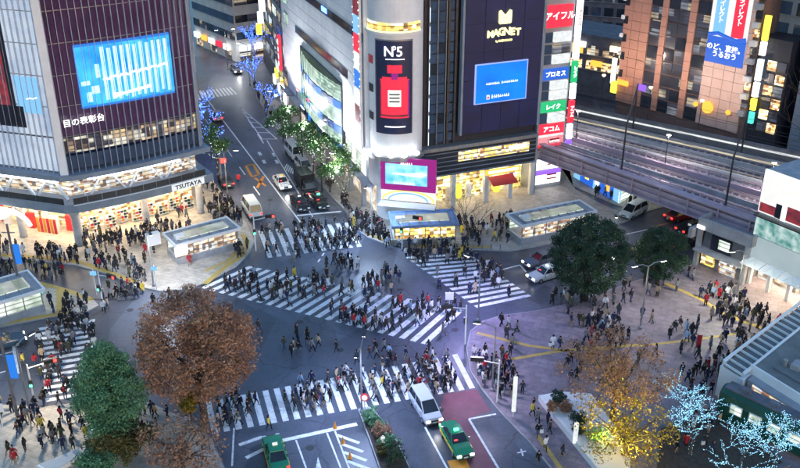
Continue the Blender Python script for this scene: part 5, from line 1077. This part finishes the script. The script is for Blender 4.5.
car('black cab with green roof lamp at the stop line, right one of the pair', 'sedan', (-11.17, 113.61), ST, (.02, .02, .025), 'rear', 'g_greenlamp', 'taxi')
car('black delivery truck behind the two waiting cabs', 'truck', (-13.46, 118.94), ST, (.02, .022, .026), 'rear')
car('white van parked at the kerb under the street trees', 'minibus', (-16.64, 132.69), ST, (.65, .66, .68), None)
car('silver parked minivan between the white van and the black truck', 'van', (-14.49, 126.72), ST, (.5, .5, .5), None)
car('white delivery van leaving the crossing on the left of the street', 'minibus', (-20.0, 110.93), SU, (.75, .74, .7), 'rear')
car('dark car standing on the left kerb by the green tree', 'sedan', (-25.31, 121.19), SU, (.05, .05, .06), 'rear')
RD = hd((30.79, 104.06), (14.9, 94.98))
car('white and black car first in the queue at the right zebra', 'sedan', (16.95, 96.01), RD, (.12, .13, .16), 'front')
car('white cab second in the queue half hidden by the round tree', 'sedan', (17.03, 92.48), RD, (.55, .58, .62), 'front', 'g_cool', 'taxi')
car('dark car with headlights between the two round trees', 'sedan', (27.34, 97.86), RD, (.05, .05, .06), 'front')
car('pale car coming out from under the bridge', 'van', (31.34, 110.27), RD + .25, (.55, .6, .6), None)
car('car with bright red tail lights under the bridge', 'sedan', (37.3, 108.98), RD + math.pi, (.3, .03, .04), 'rear')
car('dark car braking behind the smaller round tree', 'sedan', (35.4, 100.88), RD + math.pi, (.06, .05, .06), 'rear')
car('black car beside the bridge pier with red lights', 'sedan', (37.72, 104.96), RD + math.pi, (.03, .03, .035), 'rear')
car('small dark car far up the street by the shops', 'sedan', (-33.78, 181.57), ST, (.1, .1, .12), 'front')
car('dark blue car waiting on the left road at the picture edge', 'sedan', (-40.55, 77.71), hd((-40.82, 75.88), (-38.94, 76.97)), (.05, .09, .13), 'front')

# ------------------------------------------------------------------ street lamps, signals, posts
def street_lamp(label, p, h, heading, e=900, c=(1, .95, .88), lm='g_lamp', heads=1):
    o = root('street_lamp', label, 'street lamp', p[0], p[1], heading, .12, 'street lamps'); f = F(o, W[o.name]); b = MB()
    b.tube([(0, 0, 0), (0, 0, h * .6), (0, 0, h)], [.1, .08, .06], 8); b.lathe([(.2, 0), (.2, .3), (.11, .4)], 10); f.mesh('post', b.mesh('post', M['metal']))
    for k in range(heads):
        s = 1 if k == 0 else -1; b = MB(); b.tube([(0, 0, h - .1), (s * .7, 0, h + .25), (s * 1.5, 0, h + .3)], [.05, .045, .04], 6); f.mesh('arm', b.mesh('arm', M['metal']))
        f.box('lamp_head', M['dark_metal'], (s * 1.7, 0, h + .33), (.7, .3, .12)); f.box('lamp_lens', M[lm], (s * 1.7, 0, h + .25), (.6, .24, .05)); q = W[o.name] @ Vector((s * 1.7, 0, h + .1)); lamp_light(o, q, e * 1.8, c, 'SPOT', .6, None, 2.7)
for lab, p, h, hd_, e, c, n in (('street lamp on the kerb left of the curved tower crossing', (-28.17, 90.31), 7, R(-60), 2400, (.85, .9, 1), 1), ('street lamp at the corner below the store turret', (-3.58, 103.77), 7, R(-110), 2800, (.5, .68, 1), 1), ('street lamp on the plaza corner by the right zebra', (8.33, 82.61), 7, R(140), 2600, (.5, .45, 1), 1), ('street lamp behind the larger round tree', (24.38, 90.79), 7.5, R(90), 700, (1, .9, .8), 1), ('double street lamp in the middle of the plaza', (25.24, 80.99), 7.5, R(20), 400, (1, .92, .85), 2), ('street lamp at the lower zebra by the near road kerb', (8.66, 69.95), 7, R(170), 1300, (.8, .7, 1), 1), ('street lamp beside the stop line of the far street', (-7.58, 113.61), 7, R(160), 700, (1, .95, .85), 1), ('street lamp on the left kerb of the far street', (-24.01, 115.34), 7, R(0), 1500, (1, .86, .6), 1), ('street lamp at the lower left zebra', (-33.67, 66.87), 7, R(60), 1700, (1, .88, .68), 1), ('street lamp halfway up the far street', (-19.18, 139.64), 8, R(170), 300, (.9, .95, 1), 1), ('double street lamp at the far end of the street', (-35.69, 183.11), 8, R(20), 1300, (.95, .97, 1), 2), ('street lamp beyond the far zebra on the store side', (-29.37, 171.41), 8, R(170), 700, (.9, .95, 1), 1), ('street lamp on the traffic island tip', (-3.45, 66.57), 7, R(80), 1500, (.5, .62, 1), 2), ('street lamp by the station awnings', (36.98, 86.22), 6.5, R(200), 1600, (1, .97, .72), 1)): street_lamp(lab, p, h, hd_, e, c, 'g_lamp', n)  # blue and violet lamps are tinted to stand in for screen light
for i, (p, lab) in enumerate((((-11.08, 117.84), 'tall added floodlight mast on the kerb lighting the white wing, nearest the crossing'), ((-14.73, 127.55), 'tall added floodlight mast on the kerb beside the silver minivan'), ((-18.9, 138.68), 'tall added floodlight mast on the kerb farthest up the street'))):  # masts added only to brighten the white wing
    o = root('added_flood_mast', lab, 'added lamp post', p[0], p[1], wa, .12, 'added floodlight masts'); f = F(o, W[o.name]); f.cyl('post', M['dark_metal'], (0, 0, 0), .11, .07, 9.); f.box('cross_arm', M['dark_metal'], (0, .1, 9.0), (1.4, .1, .1))
    for s in (-1, 1): f.box('flood_head', M['dark_metal'], (s * .5, .2, 9.25), (.5, .3, .4), tilt=('X', R(35))); f.box('flood_lens', M['g_lampc'], (s * .5, .38, 9.36), (.42, .06, .32), tilt=('X', R(35)))
    lamp_light(o, W[o.name] @ Vector((0, .7, 9.5)), 5200, (.94, .97, 1), 'SPOT', .3, TR(0, 0, 0, wa) @ Matrix.Rotation(R(112), 4, 'X'), 2.7)
def signal(label, p, heading, lit='g_redlamp', h=4.6):
    o = root('traffic_signal', label, 'traffic light', p[0], p[1], heading, .12, 'traffic signals'); f = F(o, W[o.name]); b = MB(); b.tube([(0, 0, 0), (0, 0, h)], [.09, .07], 8); b.tube([(0, 0, h - .4), (1.8, 0, h - .1)], [.05, .04], 6); f.mesh('post', b.mesh('sigpost', M['whitepaint'])); hb_ = f.box('signal_head', M['dark_metal'], (2.0, 0, h), (1.2, .24, .42))
    for k, m in enumerate(('g_greenlamp' if lit == 'g_greenlamp' else 'black', 'black', 'g_redlamp' if lit == 'g_redlamp' else 'black')): f.box('signal_lens', M[m], (1.62 + k * .38, -.14, h), (.27, .06, .27), par=hb_)
    pb = f.box('pedestrian_signal', M['dark_metal'], (0, -.2, 2.7), (.36, .24, .7)); f.box('signal_lens', M['g_greenlamp' if lit == 'g_redlamp' else 'g_redlamp'], (0, -.34, 2.55), (.24, .05, .24), par=pb)
for lab, p, h_, l_ in (('traffic light at the left end of the upper zebra', (-17.77, 99.22), R(10), 'g_redlamp'), ('traffic light on the plaza corner facing the diagonal zebra', (6.65, 78.09), R(-170), 'g_redlamp'), ('traffic light at the store side of the right zebra', (0.25, 99.77), R(-20), 'g_redlamp'), ('traffic light by the kerb near the lower zebra end', (8.96, 68.23), R(175), 'g_redlamp'), ('traffic light at the left zebra', (-32.36, 85.13), R(-30), 'g_redlamp'), ('traffic light at the lower left kerb by the road', (-33.35, 67.47), R(20), 'g_redlamp')): signal(lab, p, h_, l_)
def signpost(label, p, kind, h=3.):
    o = root('sign_post', label, 'sign', p[0], p[1], 0, .12, 'sign posts'); f = F(o, W[o.name]); f.cyl('post', M['whitepaint'], (0, 0, 0), .05, .045, h)
    if kind == 'round':
        b = MB(); b.lathe([(.1, -.03), (.38, -.02), (.38, .02), (.1, .03)], 18); add('sign_plate', b.mesh('plate', M['signred']), o, f.w @ TR(0, -.08, h - .2) @ Matrix.Rotation(R(80), 4, 'X'))
        b = MB(); b.lathe([(.05, 0), (.26, .01)], 18); add('sign_centre', b.mesh('plate2', M['whitepaint']), o, f.w @ TR(0, -.13, h - .2) @ Matrix.Rotation(R(80), 4, 'X'))
    elif kind == 'board': f.box('sign_plate', M['whitepaint'], (0, -.06, h - .5), (.9, .08, .9))
    elif kind == 'blue': f.box('sign_plate', M['skyblue'], (0, -.06, h - .4), (.7, .08, .5))
    elif kind == 'tall': f.box('sign_plate', M['g_whitesign'], (0, -.08, h * .55), (.36, .2, h * .8))
for lab, p, k, h in (('round red traffic sign on the tip of the traffic island', (-3.14, 65.69), 'round', 2.6), ('tall white lit sign pole on the kerb by the near road', (10.18, 65.98), 'tall', 4.6), ('pale blue sign post beside the left crossing kerb', (-34.06, 88.23), 'blue', 3.2), ('second pale blue sign post by the curved kerb', (-27.6, 89.38), 'blue', 3.2), ('white notice board at the left picture edge', (-35.21, 64.54), 'board', 2.6), ('thin white post by the traffic island shrubs', (-1.45, 61.27), 'tall', 1.6), ('thin lit post in the white planter bed', (14.98, 61.93), 'tall', 2.6), ('white board on the diagonal zebra corner', (5.34, 84.7), 'board', 2.4)): signpost(lab, p, k, h)
fl_ = root('banner_flag', 'red and white upright banner figure standing on the plaza', 'banner', *(29.41, 75.88), 0, .13); ff_ = F(fl_, W[fl_.name]); ff_.cyl('pole', M['metal'], (0, 0, 0), .03, .03, 2.6); ff_.box('cloth', M['signred'], (.25, 0, 1.7), (.5, .03, 1.5)); ff_.box('cloth', M['whitepaint'], (.25, 0, .6), (.5, .03, .65))
for i, (p, lab) in enumerate((((-42.32, 87.77), 'grey utility pole by the left shelter'), ((-34.43, 65.98), 'brown utility pole at the lower left picture edge'), ((-25.75, 120.43), 'dark pole with red lantern on the left kerb'))):
    o = root('utility_pole', lab, 'pole', p[0], p[1], 0, .12, 'poles'); f = F(o, W[o.name]); f.cyl('pole', M['concrete_d'], (0, 0, 0), .16, .12, 9 if i != 2 else 4.4); f.box('banner', M['blue_q'] if i != 2 else M['g_redlamp'], (.5, 0, 5.4 if i != 2 else 3.8), (.7, .06, 2.4) if i != 2 else (.7, .5, .6)); f.box('cross_arm', M['metal'], (0, 0, 8 if i != 2 else 4.2), (1.4, .1, .1))
for i in range(14):
    a = lerp((-2.0, 100.88), (12.37, 99.49), i / 13); o = root('bollard', 'short steel bollard on the store kerb, ' + ('first second third fourth fifth sixth seventh eighth ninth tenth eleventh twelfth thirteenth last'.split()[i]) + ' from the left', 'bollard', a[0], a[1], 0, .12, 'bollards on the store kerb'); f = F(o, W[o.name]); f.cyl('post', M['metal'], (0, 0, 0), .07, .07, .8); f.cyl('cap', M['yellow'], (0, 0, .8), .08, .04, .08)
for i in range(4):
    a = ((-5.76, 64.54), (-4.94, 62.47), (-4.23, 60.49), (-23.59, 115.34))[i]; o = root('traffic_cone', ['orange cone at the stop line end', 'orange cone halfway along the hatched lane', 'orange cone lowest on the hatched lane', 'orange cone on the far street by the white truck'][i], 'cone', a[0], a[1], 0, .006, 'orange cones'); f = F(o, W[o.name]); f.box('foot', M['orange'], (0, 0, .03), (.36, .36, .06)); f.cyl('cone', M['orange'], (0, 0, .06), .15, .03, .62, 12)

# ------------------------------------------------------------------ people (front towards -y)
def skinned(name, pts, edges, sub):
    """pts: joint -> (x, y, z, rx, ry); one continuous surface grown round the joints"""
    keys = list(pts); ix = {k: i for i, k in enumerate(keys)}
    me = bpy.data.meshes.new(name); me.from_pydata([pts[k][:3] for k in keys], [(ix[a], ix[b]) for a, b in edges], []); o = bpy.data.objects.new(name, me); col.objects.link(o)
    md = o.modifiers.new('skin', 'SKIN'); md.use_smooth_shade = True
    for k in keys:
        sv = me.skin_vertices[0].data[ix[k]]; sv.radius = pts[k][3:5]; sv.use_root = (k == keys[0])
    if sub: s = o.modifiers.new('sub', 'SUBSURF'); s.levels = sub; s.render_levels = sub
    bpy.context.view_layer.update(); r = bpy.data.meshes.new_from_object(o.evaluated_get(bpy.context.evaluated_depsgraph_get())); bpy.data.objects.remove(o); bpy.data.meshes.remove(me); return r
def figure(stride=0., swing=0., phone=False, long=False, female=False, sub=1, seedlean=0.):
    s = stride; n = {}
    sh = .165 if female else .185; hip = .09
    n['pelvis'] = (0, 0, .93, .135, .1); n['waist'] = (0, -.01, 1.08, .12, .09); n['chest'] = (0, -.02 - seedlean, 1.3, .15, .11); n['neck'] = (0, -.03 - seedlean, 1.47, .055, .055); n['jaw'] = (0, -.05 - seedlean, 1.55, .07, .075); n['head'] = (0, -.045 - seedlean, 1.65, .085, .095); n['nose'] = (0, -.15 - seedlean, 1.59, .012, .016)
    ed = [('pelvis', 'waist'), ('waist', 'chest'), ('chest', 'neck'), ('neck', 'jaw'), ('jaw', 'head'), ('jaw', 'nose')]
    for q, sx in (('l', -1), ('r', 1)):
        t = s * sx; w = -swing * sx
        n['hip' + q] = (sx * hip, 0, .87, .092, .095); n['knee' + q] = (sx * .1, -.06 - t * .2, .5 + abs(t) * .01, .06, .065); n['ankle' + q] = (sx * .1, -t * .36 + (.06 if t < 0 else 0), .1 + (.07 if t < -.2 else 0), .042, .045); n['toe' + q] = (sx * .11, -t * .36 - .14, .045 + (.02 if t < -.2 else 0), .04, .032)
        n['sh' + q] = (sx * sh, -.01 - seedlean, 1.4, .062, .062)
        if phone and sx > 0: n['el' + q] = (sx * .24, -.08, 1.14, .046, .046); n['wr' + q] = (sx * .12, -.3, 1.24, .033, .033); n['ha' + q] = (sx * .08, -.36, 1.29, .032, .036)
        else: n['el' + q] = (sx * .25, .04 - w * .1, 1.13, .046, .046); n['wr' + q] = (sx * .24, -.02 - w * .28, .91, .033, .033); n['ha' + q] = (sx * .23, -.04 - w * .32, .83, .03, .038)
        ed += [('pelvis', 'hip' + q), ('hip' + q, 'knee' + q), ('knee' + q, 'ankle' + q), ('ankle' + q, 'toe' + q), ('chest', 'sh' + q), ('sh' + q, 'el' + q), ('el' + q, 'wr' + q), ('wr' + q, 'ha' + q)]
    body = skinned('body', n, ed, sub); body.materials.clear()
    for m in (M['cloth'], M['skin'], M['shoe']): body.materials.append(m)
    for p in body.polygons:
        z = p.center.z; p.material_index = 2 if z < .085 else (1 if z > 1.46 or (abs(p.center.x) > .19 and z < .9) or (phone and p.center.y < -.24 and z > 1.1) else 0)
    c = {'waist': (0, -.01, 1.06, .15, .12), 'chest': (0, -.02 - seedlean, 1.3, .178, .135), 'collar': (0, -.03 - seedlean, 1.45, .085, .085), 'hem': (0, 0, .86, .165, .14), 'low': (0, 0, .5 if long else .78, .2 if long else .17, .19 if long else .15)}
    ce = [('waist', 'chest'), ('chest', 'collar'), ('waist', 'hem'), ('hem', 'low')]
    for q in 'lr':
        for k, r in (('sh', .082), ('el', .064), ('wr', .05)): c[k + q] = n[k + q][:3] + (r, r)
        ce += [('chest', 'sh' + q), ('sh' + q, 'el' + q), ('el' + q, 'wr' + q)]
    coat = skinned('coat', c, ce, sub); coat.materials.clear(); coat.materials.append(M['cloth'])
    b = MB(); hx, hy, hz_ = 0, -.035 - seedlean, 1.66
    prof = ([(.05, -.24), (.1, -.2)] if female else [(.06, -.1), (.09, -.07)]) + [(.106, 0), (.096, .05), (.068, .085), (.03, .105)]
    b.lathe(prof, 10, 0, (hx, hy + .028, hz_)); hair = b.mesh('hair', M['cloth'], True)
    return body, coat, hair
POSES = [figure(.65, .6, sub=1), figure(-.6, .7, sub=1), figure(.5, .4, long=True), figure(-.55, .5, long=True, female=True), figure(.1, 0, phone=True), figure(-.05, .1, female=True), figure(.7, .6, female=True), figure(.02, 0, long=True), figure(-.8, .8, seedlean=.05)]
WALK = [0, 1, 2, 3, 6, 8]; STAND = [4, 5, 7]
COATS = [('black', (.012, .012, .015), 30), ('charcoal', (.035, .036, .042), 16), ('navy', (.015, .022, .06), 16), ('dark brown', (.045, .026, .018), 8), ('grey', (.16, .16, .17), 8), ('beige', (.4, .3, .2), 6), ('white', (.65, .65, .66), 7), ('red', (.4, .02, .03), 3), ('olive', (.06, .065, .03), 4), ('pale blue', (.25, .35, .5), 2), ('yellow', (.7, .5, .06), 1)]
LEGS = [('black', (.012, .012, .014), 40), ('blue', (.04, .06, .13), 20), ('grey', (.1, .1, .11), 14), ('tan', (.25, .19, .12), 6)]
HAIR = [(.012, .01, .01), (.02, .014, .01), (.05, .03, .018)]
def pick(t, r): return r.choices(t, [k[2] for k in t])[0]
def inside(p, poly):
    c = False
    for i in range(len(poly)):
        a, b = poly[i - 1], poly[i]
        if (a[1] > p[1]) != (b[1] > p[1]) and p[0] < (b[0] - a[0]) * (p[1] - a[1]) / (b[1] - a[1]) + a[0]: c = not c
    return c
BLOCKS = [lambda p: False]
def footprint(a, b, depth, pad=.4):
    L = dist(a, b); t = ang(a, b); ca, sa = math.cos(t), math.sin(t)
    def hit(p):
        x = (p[0] - a[0]) * ca + (p[1] - a[1]) * sa; y = -(p[0] - a[0]) * sa + (p[1] - a[1]) * ca; return -pad < x < L + pad and -pad < y < depth + pad
    BLOCKS.append(hit)
footprint((-26.45, 95.49), (-19.88, 100.04), 3.6); footprint((-0.75, 100.6), (7.04, 101.45), 4.); footprint((15.14, 100.88), (24.86, 105.26), 3.4); footprint((-44.71, 79.81), (-38.54, 84.7), 5.)
for o in list(bpy.data.objects):
    if o.parent is None and o.get('category') in ('car', 'taxi', 'van', 'truck'):
        q = o.location; BLOCKS.append(lambda p, q=(q.x, q.y): dist(p, q) < 2.3)
BLOCKS.append(lambda p: inside(p, [(12.77, 68.38), (14.9, 69.0), (17.64, 68.69), (18.74, 64.26), (19.17, 59.22), (18.15, 56.56), (16.49, 57.51)]))
BLOCKS.append(lambda p: fm_in(p)); BLOCKS.append(lambda p: fq_in(p))
def fm_in(p): v = fm.w.inverted() @ Vector((p[0], p[1], 0)); return -4 < v.x < 24 and 1.2 < v.y < 30
def fq_in(p): v = fq.w.inverted() @ Vector((p[0], p[1], 0)); return (-16 < v.x < QLEN and v.y > 1.2 and v.y > 1.2 - v.x * .9) 
ZONES = [  # phrase, outline, how many, share walking, general heading (None: any), standing height
 ('on the left zebra', [(-38.87, 82.61), (-32.86, 84.28), (-28.32, 68.69), (-32.61, 67.47)], 58, .9, R(-80), .0),
 ('before the curved tower', [(-50.88, 101.73), (-41.22, 99.22), (-34.71, 99.77), (-30.0, 99.77), (-28.57, 90.08), (-34.27, 93.97), (-48.93, 98.13)], 62, .7, None, .13),
 ('in the tower side lane', [(-48.78, 96.53), (-40.35, 94.47), (-29.59, 89.61), (-23.7, 88.68), (-22.92, 86.0), (-26.8, 83.02), (-29.9, 82.61), (-33.45, 87.33), (-43.35, 92.97), (-47.13, 92.48)], 42, .8, None, .0),
 ('by the left shelter', [(-39.89, 89.15), (-34.21, 86.88), (-34.19, 84.7), (-37.81, 83.86)], 10, .5, None, .13),
 ('under the tower ledge', [(-41.02, 103.18), (-33.54, 109.95), (-26.81, 113.27), (-24.04, 109.3), (-30.02, 100.88), (-38.83, 98.67)], 62, .4, None, .13),
 ('right of the tower', [(-29.4, 122.73), (-27.49, 121.95), (-19.82, 106.17), (-18.6, 99.77), (-19.8, 96.53), (-22.99, 104.96), (-27.23, 113.27)], 62, .6, None, .13),
 ('on the lower left pavement', [(-36.89, 67.17), (-28.59, 68.08), (-26.73, 61.53), (-30.28, 59.98), (-33.57, 58.97)], 36, .6, None, .13),
 ('between conifer and brown tree', [(-23.74, 67.17), (-19.13, 64.83), (-19.14, 62.88), (-22.62, 62.88)], 7, .5, None, .13),
 ('on the upper zebra', [(-18.39, 105.26), (-6.35, 108.03), (-4.25, 100.88), (-16.08, 97.59)], 70, .9, R(20), .0),
 ('at the store corner', [(-7.32, 111.26), (-2.62, 106.78), (-1.0, 100.88), (-3.55, 102.6), (-6.26, 106.17)], 48, .4, None, .13),
 ('between the store shelters', [(7.67, 108.03), (14.96, 109.3), (14.13, 99.77), (7.22, 100.32)], 34, .6, None, .13),
 ('before the blue shelter', [(-1.76, 101.17), (7.47, 100.32), (6.91, 99.22), (-1.74, 100.32)], 14, .5, None, .13),
 ('on the right zebra', [(0.61, 97.86), (8.37, 98.94), (15.0, 87.77), (8.74, 85.13)], 48, .9, R(-60), .0),
 ('on the diagonal zebra', [(-18.47, 94.98), (7.53, 84.92), (3.27, 77.9), (-22.51, 90.08)], 112, .95, R(-25), .0),
 ('on asphalt between zebras', [(-14.68, 98.13), (0.0, 97.59), (6.69, 87.33), (-2.27, 89.15), (-11.72, 92.97)], 30, .95, R(-40), .0),
 ('on the lower zebra', [(-17.4, 68.38), (6.04, 76.42), (7.4, 70.75), (-16.26, 64.26)], 104, .9, R(12), .0),
 ('just above the lower zebra', [(-15.25, 80.99), (-7.28, 79.81), (3.24, 77.16), (5.55, 76.79), (-9.64, 72.24), (-12.71, 73.59)], 20, .9, R(30), .0),
 ('at the plaza corner', [(6.77, 75.34), (11.31, 76.79), (11.68, 69.32), (9.25, 68.38), (7.77, 70.59)], 34, .4, None, .13),
 ('on the open plaza', [(7.72, 80.2), (21.78, 84.7), (30.5, 80.99), (29.85, 75.34), (22.85, 71.08), (13.17, 69.95), (11.65, 77.16)], 66, .7, None, .13),
 ('under the round trees', [(16.1, 86.88), (26.39, 90.55), (35.45, 93.97), (34.14, 89.61), (17.22, 83.44)], 36, .5, None, .13),
 ('before the station awnings', [(34.49, 90.79), (38.63, 87.77), (41.28, 79.04), (40.38, 76.79), (34.06, 79.04), (32.66, 84.7)], 56, .5, None, .13),
 ('before the low building', [(30.79, 82.0), (34.57, 79.04), (37.35, 76.79), (32.29, 72.24), (30.79, 70.59), (28.25, 73.25)], 44, .6, None, .13),
 ('behind the golden tree', [(15.5, 72.74), (31.17, 73.25), (29.43, 69.0), (25.65, 67.47), (18.69, 69.32)], 14, .5, None, .13),
 ('along the white planter', [(9.67, 67.92), (12.07, 68.69), (14.47, 59.98), (13.04, 59.47)], 6, .8, R(-50), .13),
 ('among the lit trees', [(23.02, 67.92), (28.76, 67.17), (30.02, 62.88), (25.23, 59.98), (21.42, 61.53)], 14, .2, None, .13),
 ('under the railway bridge', [(26.79, 116.76), (31.82, 110.6), (34.21, 112.59), (30.05, 117.48)], 9, .7, None, .13),
 ('far up the street', [(-29.37, 171.41), (-26.46, 167.36), (-16.8, 137.26), (-17.77, 137.26), (-27.23, 163.47)], 16, .8, None, .13),
 ('under the street trees', [(-13.36, 127.55), (-11.26, 125.91), (-6.57, 112.59), (-7.35, 111.92)], 22, .7, None, .13),
]
FIXED = [((-31.46, 63.98), 'yellow', .13), ((-32.1, 59.47), 'red', .13), ((-35.83, 74.28), 'red', .0), ((-37.01, 74.28), 'yellow', .0), ((-32.23, 84.7), 'white', .0), ((-31.98, 85.35), 'beige', .0), ((-10.8, 75.88), 'black', .0), ((-5.93, 83.65), 'red', .0), ((-5.01, 94.98), 'white', .0), ((-18.74, 64.26), 'pale blue', .13), ((1.89, 70.59), 'red', .0), ((12.06, 63.29), 'black', .13), ((10.68, 81.59), 'black', .13), ((11.38, 81.19), 'white', .13), ((-23.42, 121.19), 'red', .0), ((-11.58, 64.26), 'yellow', .0), ((29.99, 77.16), 'grey', .13), ((-25.14, 95.49), 'red', .13), ((9.13, 69.95), 'white', .13), ((11.54, 59.47), 'black', .13), ((13.67, 60.23), 'charcoal', .13)]
b = MB(); b.box((0, .17, 1.2), (.3, .16, .42), 0, None, .8); BACKPACK = b.mesh('backpack', M['cloth']); b = MB(); b.lathe([(.07, 1.43), (.12, 1.45), (.12, 1.5), (.07, 1.53)], 10, 0, (0, -.03, 0)); SCARF = b.mesh('scarf', M['cloth'], True); b = MB(); b.box((.28, .04, .98), (.1, .3, .26)); b.tube([(.26, .04, 1.1), (.1, .05, 1.47), (-.1, -.1, 1.2)], [.012] * 3, 4); SHBAG = b.mesh('shoulder_bag', M['cloth'])
folk = []; pr = random.Random(77)
def free(p, d=.5): return all(dist(p, q[0]) > d for q in folk) and not any(h(p) for h in BLOCKS)
for p, cn, z in FIXED:
    zn = next((k[0] for k in ZONES if inside(p, k[1])), 'near the crossing'); c = next(k for k in COATS if k[0] == cn); folk.append((p, zn, pr.choice(WALK), pr.uniform(0, 6.28), c, pick(LEGS, pr), z))
for zn, poly, n, walk, head, z in ZONES:
    xs_ = [p[0] for p in poly]; ys_ = [p[1] for p in poly]; seeds = [(pr.uniform(min(xs_), max(xs_)), pr.uniform(min(ys_), max(ys_))) for _ in range(max(3, n // 5))]; got = 0
    n = int(n * 1.04)
    for _ in range(n * 40):
        if got >= n: break
        if pr.random() < .75: s_ = pr.choice(seeds); p = (s_[0] + pr.gauss(0, .9), s_[1] + pr.gauss(0, .9))
        else: p = (pr.uniform(min(xs_), max(xs_)), pr.uniform(min(ys_), max(ys_)))
        if not inside(p, poly) or not free(p): continue
        hdg = (head + pr.choice((0, math.pi)) + pr.gauss(0, .35)) if head is not None else pr.uniform(0, 6.28)
        folk.append((p, zn, pr.choice(WALK) if pr.random() < walk else pr.choice(STAND), hdg, pick(COATS, pr), pick(LEGS, pr), z)); got += 1
folk.sort(key=lambda k: k[0][0] ** 2 + k[0][1] ** 2)
def from_left(p): return p[0] / (p[1] * .902 + 21.6)
near, far = folk[:300], folk[300:]
ORD = ['', 'second', 'third', 'fourth', 'fifth', 'sixth', 'seventh', 'eighth', 'ninth', 'tenth', 'eleventh', 'twelfth', 'thirteenth', 'fourteenth', 'fifteenth', 'sixteenth', 'seventeenth', 'eighteenth', 'nineteenth', 'twentieth']
LONG = {2, 3, 7}
def outfit(k): return ('long ' if k[2] in LONG else '') + k[4][0] + (' coat' if k[2] in LONG else ' jacket') + ', ' + k[5][0] + ' trousers'
names = {}
for i, k in enumerate(near): names.setdefault((outfit(k), k[1]), []).append(i)
lab = {}
for (of, zn), ids in names.items():
    ids.sort(key=lambda i: from_left(near[i][0]))
    for j, i in enumerate(ids): lab[i] = 'person in ' + of + ' ' + zn + ('' if len(ids) == 1 else (', leftmost' if j == 0 else ', ' + ORD[j] + ' from left'))
for i, k in enumerate(near):
    p, zn, po, hdg, c, l, z = k; body, coat, hair = POSES[po]; s = pr.uniform(.85, .98); wd = pr.uniform(.95, 1.18)
    w = TR(p[0], p[1], z - .005, hdg + R(90)) @ Matrix.Diagonal((s * wd, s * wd, s, 1))
    o = tag(add('person', body, None, w, l[1]), lab[i], 'person', 'people crossing and waiting'); jt = pr.uniform(.8, 1.25)
    add('coat', coat, o, w, [x * jt for x in c[1]]); add('hair', hair, o, w, pr.choice(HAIR))
    if i % 5 == 0: add('backpack', BACKPACK, o, w, pr.choice(((.02, .02, .025), (.03, .05, .12), (.12, .1, .07), (.25, .03, .03))))
    elif i % 7 == 0: add('scarf', SCARF, o, w, pr.choice(((.5, .45, .4), (.3, .05, .05), (.1, .12, .2))))
    elif i % 11 == 0: add('shoulder_bag', SHBAG, o, w, pr.choice(((.02, .02, .02), (.3, .2, .12), (.5, .48, .45))))
# the rest of the crowd, too many to set out one by one
def arrays(me):
    v = np.empty(len(me.vertices) * 3, np.float32); me.vertices.foreach_get('co', v); return v.reshape(-1, 3), [tuple(q.vertices) for q in me.polygons], np.array([q.material_index for q in me.polygons])
SMALL = [tuple(arrays(m) for m in t) for t in [figure(.65, .6, sub=0), figure(-.6, .7, sub=0), figure(.5, .4, long=True, sub=0), figure(-.55, .5, long=True, female=True, sub=0), figure(.1, 0, phone=True, sub=0), figure(-.05, .1, female=True, sub=0), figure(.7, .6, female=True, sub=0), figure(.02, 0, long=True, sub=0), figure(-.8, .8, sub=0)]]
cv = []; cf = []; cc = []; base = 0
for p, zn, po, hdg, c, l, z in far:
    w = np.array(TR(p[0], p[1], z - .005, hdg + R(90)) @ Matrix.Scale(pr.uniform(.85, .98), 4)); jt = pr.uniform(.8, 1.25)
    for part, (v, f, mi) in enumerate(SMALL[po]):
        cv.append(v @ w[:3, :3].T + w[:3, 3]); cf += [tuple(i + base for i in q) for q in f]; base += len(v)
        if part == 0: cc += [(l[1], (.5, .33, .25), (.02, .02, .02))[m] for m in mi]
        else: cc += [tuple(x * jt for x in c[1]) if part == 1 else HAIR[0]] * len(f)
cm = bpy.data.meshes.new('crowd'); cm.from_pydata(np.concatenate(cv).tolist(), [], cf)
at = cm.attributes.new('clothes', 'FLOAT_COLOR', 'FACE'); at.data.foreach_set('color', np.array([tuple(k) + (1,) for k in cc], np.float32).ravel())
cmat, ct, cb = newmat('crowd_cloth'); cb.inputs['Roughness'].default_value = .8; an = ct.nodes.new('ShaderNodeAttribute'); an.attribute_name = 'clothes'; ct.links.new(an.outputs['Color'], cb.inputs['Base Color']); cm.materials.append(cmat)
tag(add('crowd', cm), 'distant mass of dark clothed walkers on the far side of the crossing', 'crowd', kind='stuff')
# shopping bags carried by some
for j, i in enumerate([q for q in range(300) if len(lab[q].split()) <= 13][3::13]):
    p, zn, po, hdg, c, l, z = near[i]; q = (p[0] + .27 * math.cos(hdg + R(90)), p[1] + .27 * math.sin(hdg + R(90)))
    o = root('shopping_bag', 'white bag of ' + lab[i], 'bag', q[0], q[1], hdg, z + .36, 'shopping bags'); f = F(o, W[o.name]); f.box('bag', M['whitepaint'], (0, 0, .18), (.14, .32, .36)); f.box('handle', M['black'], (0, 0, .42), (.02, .2, .12))
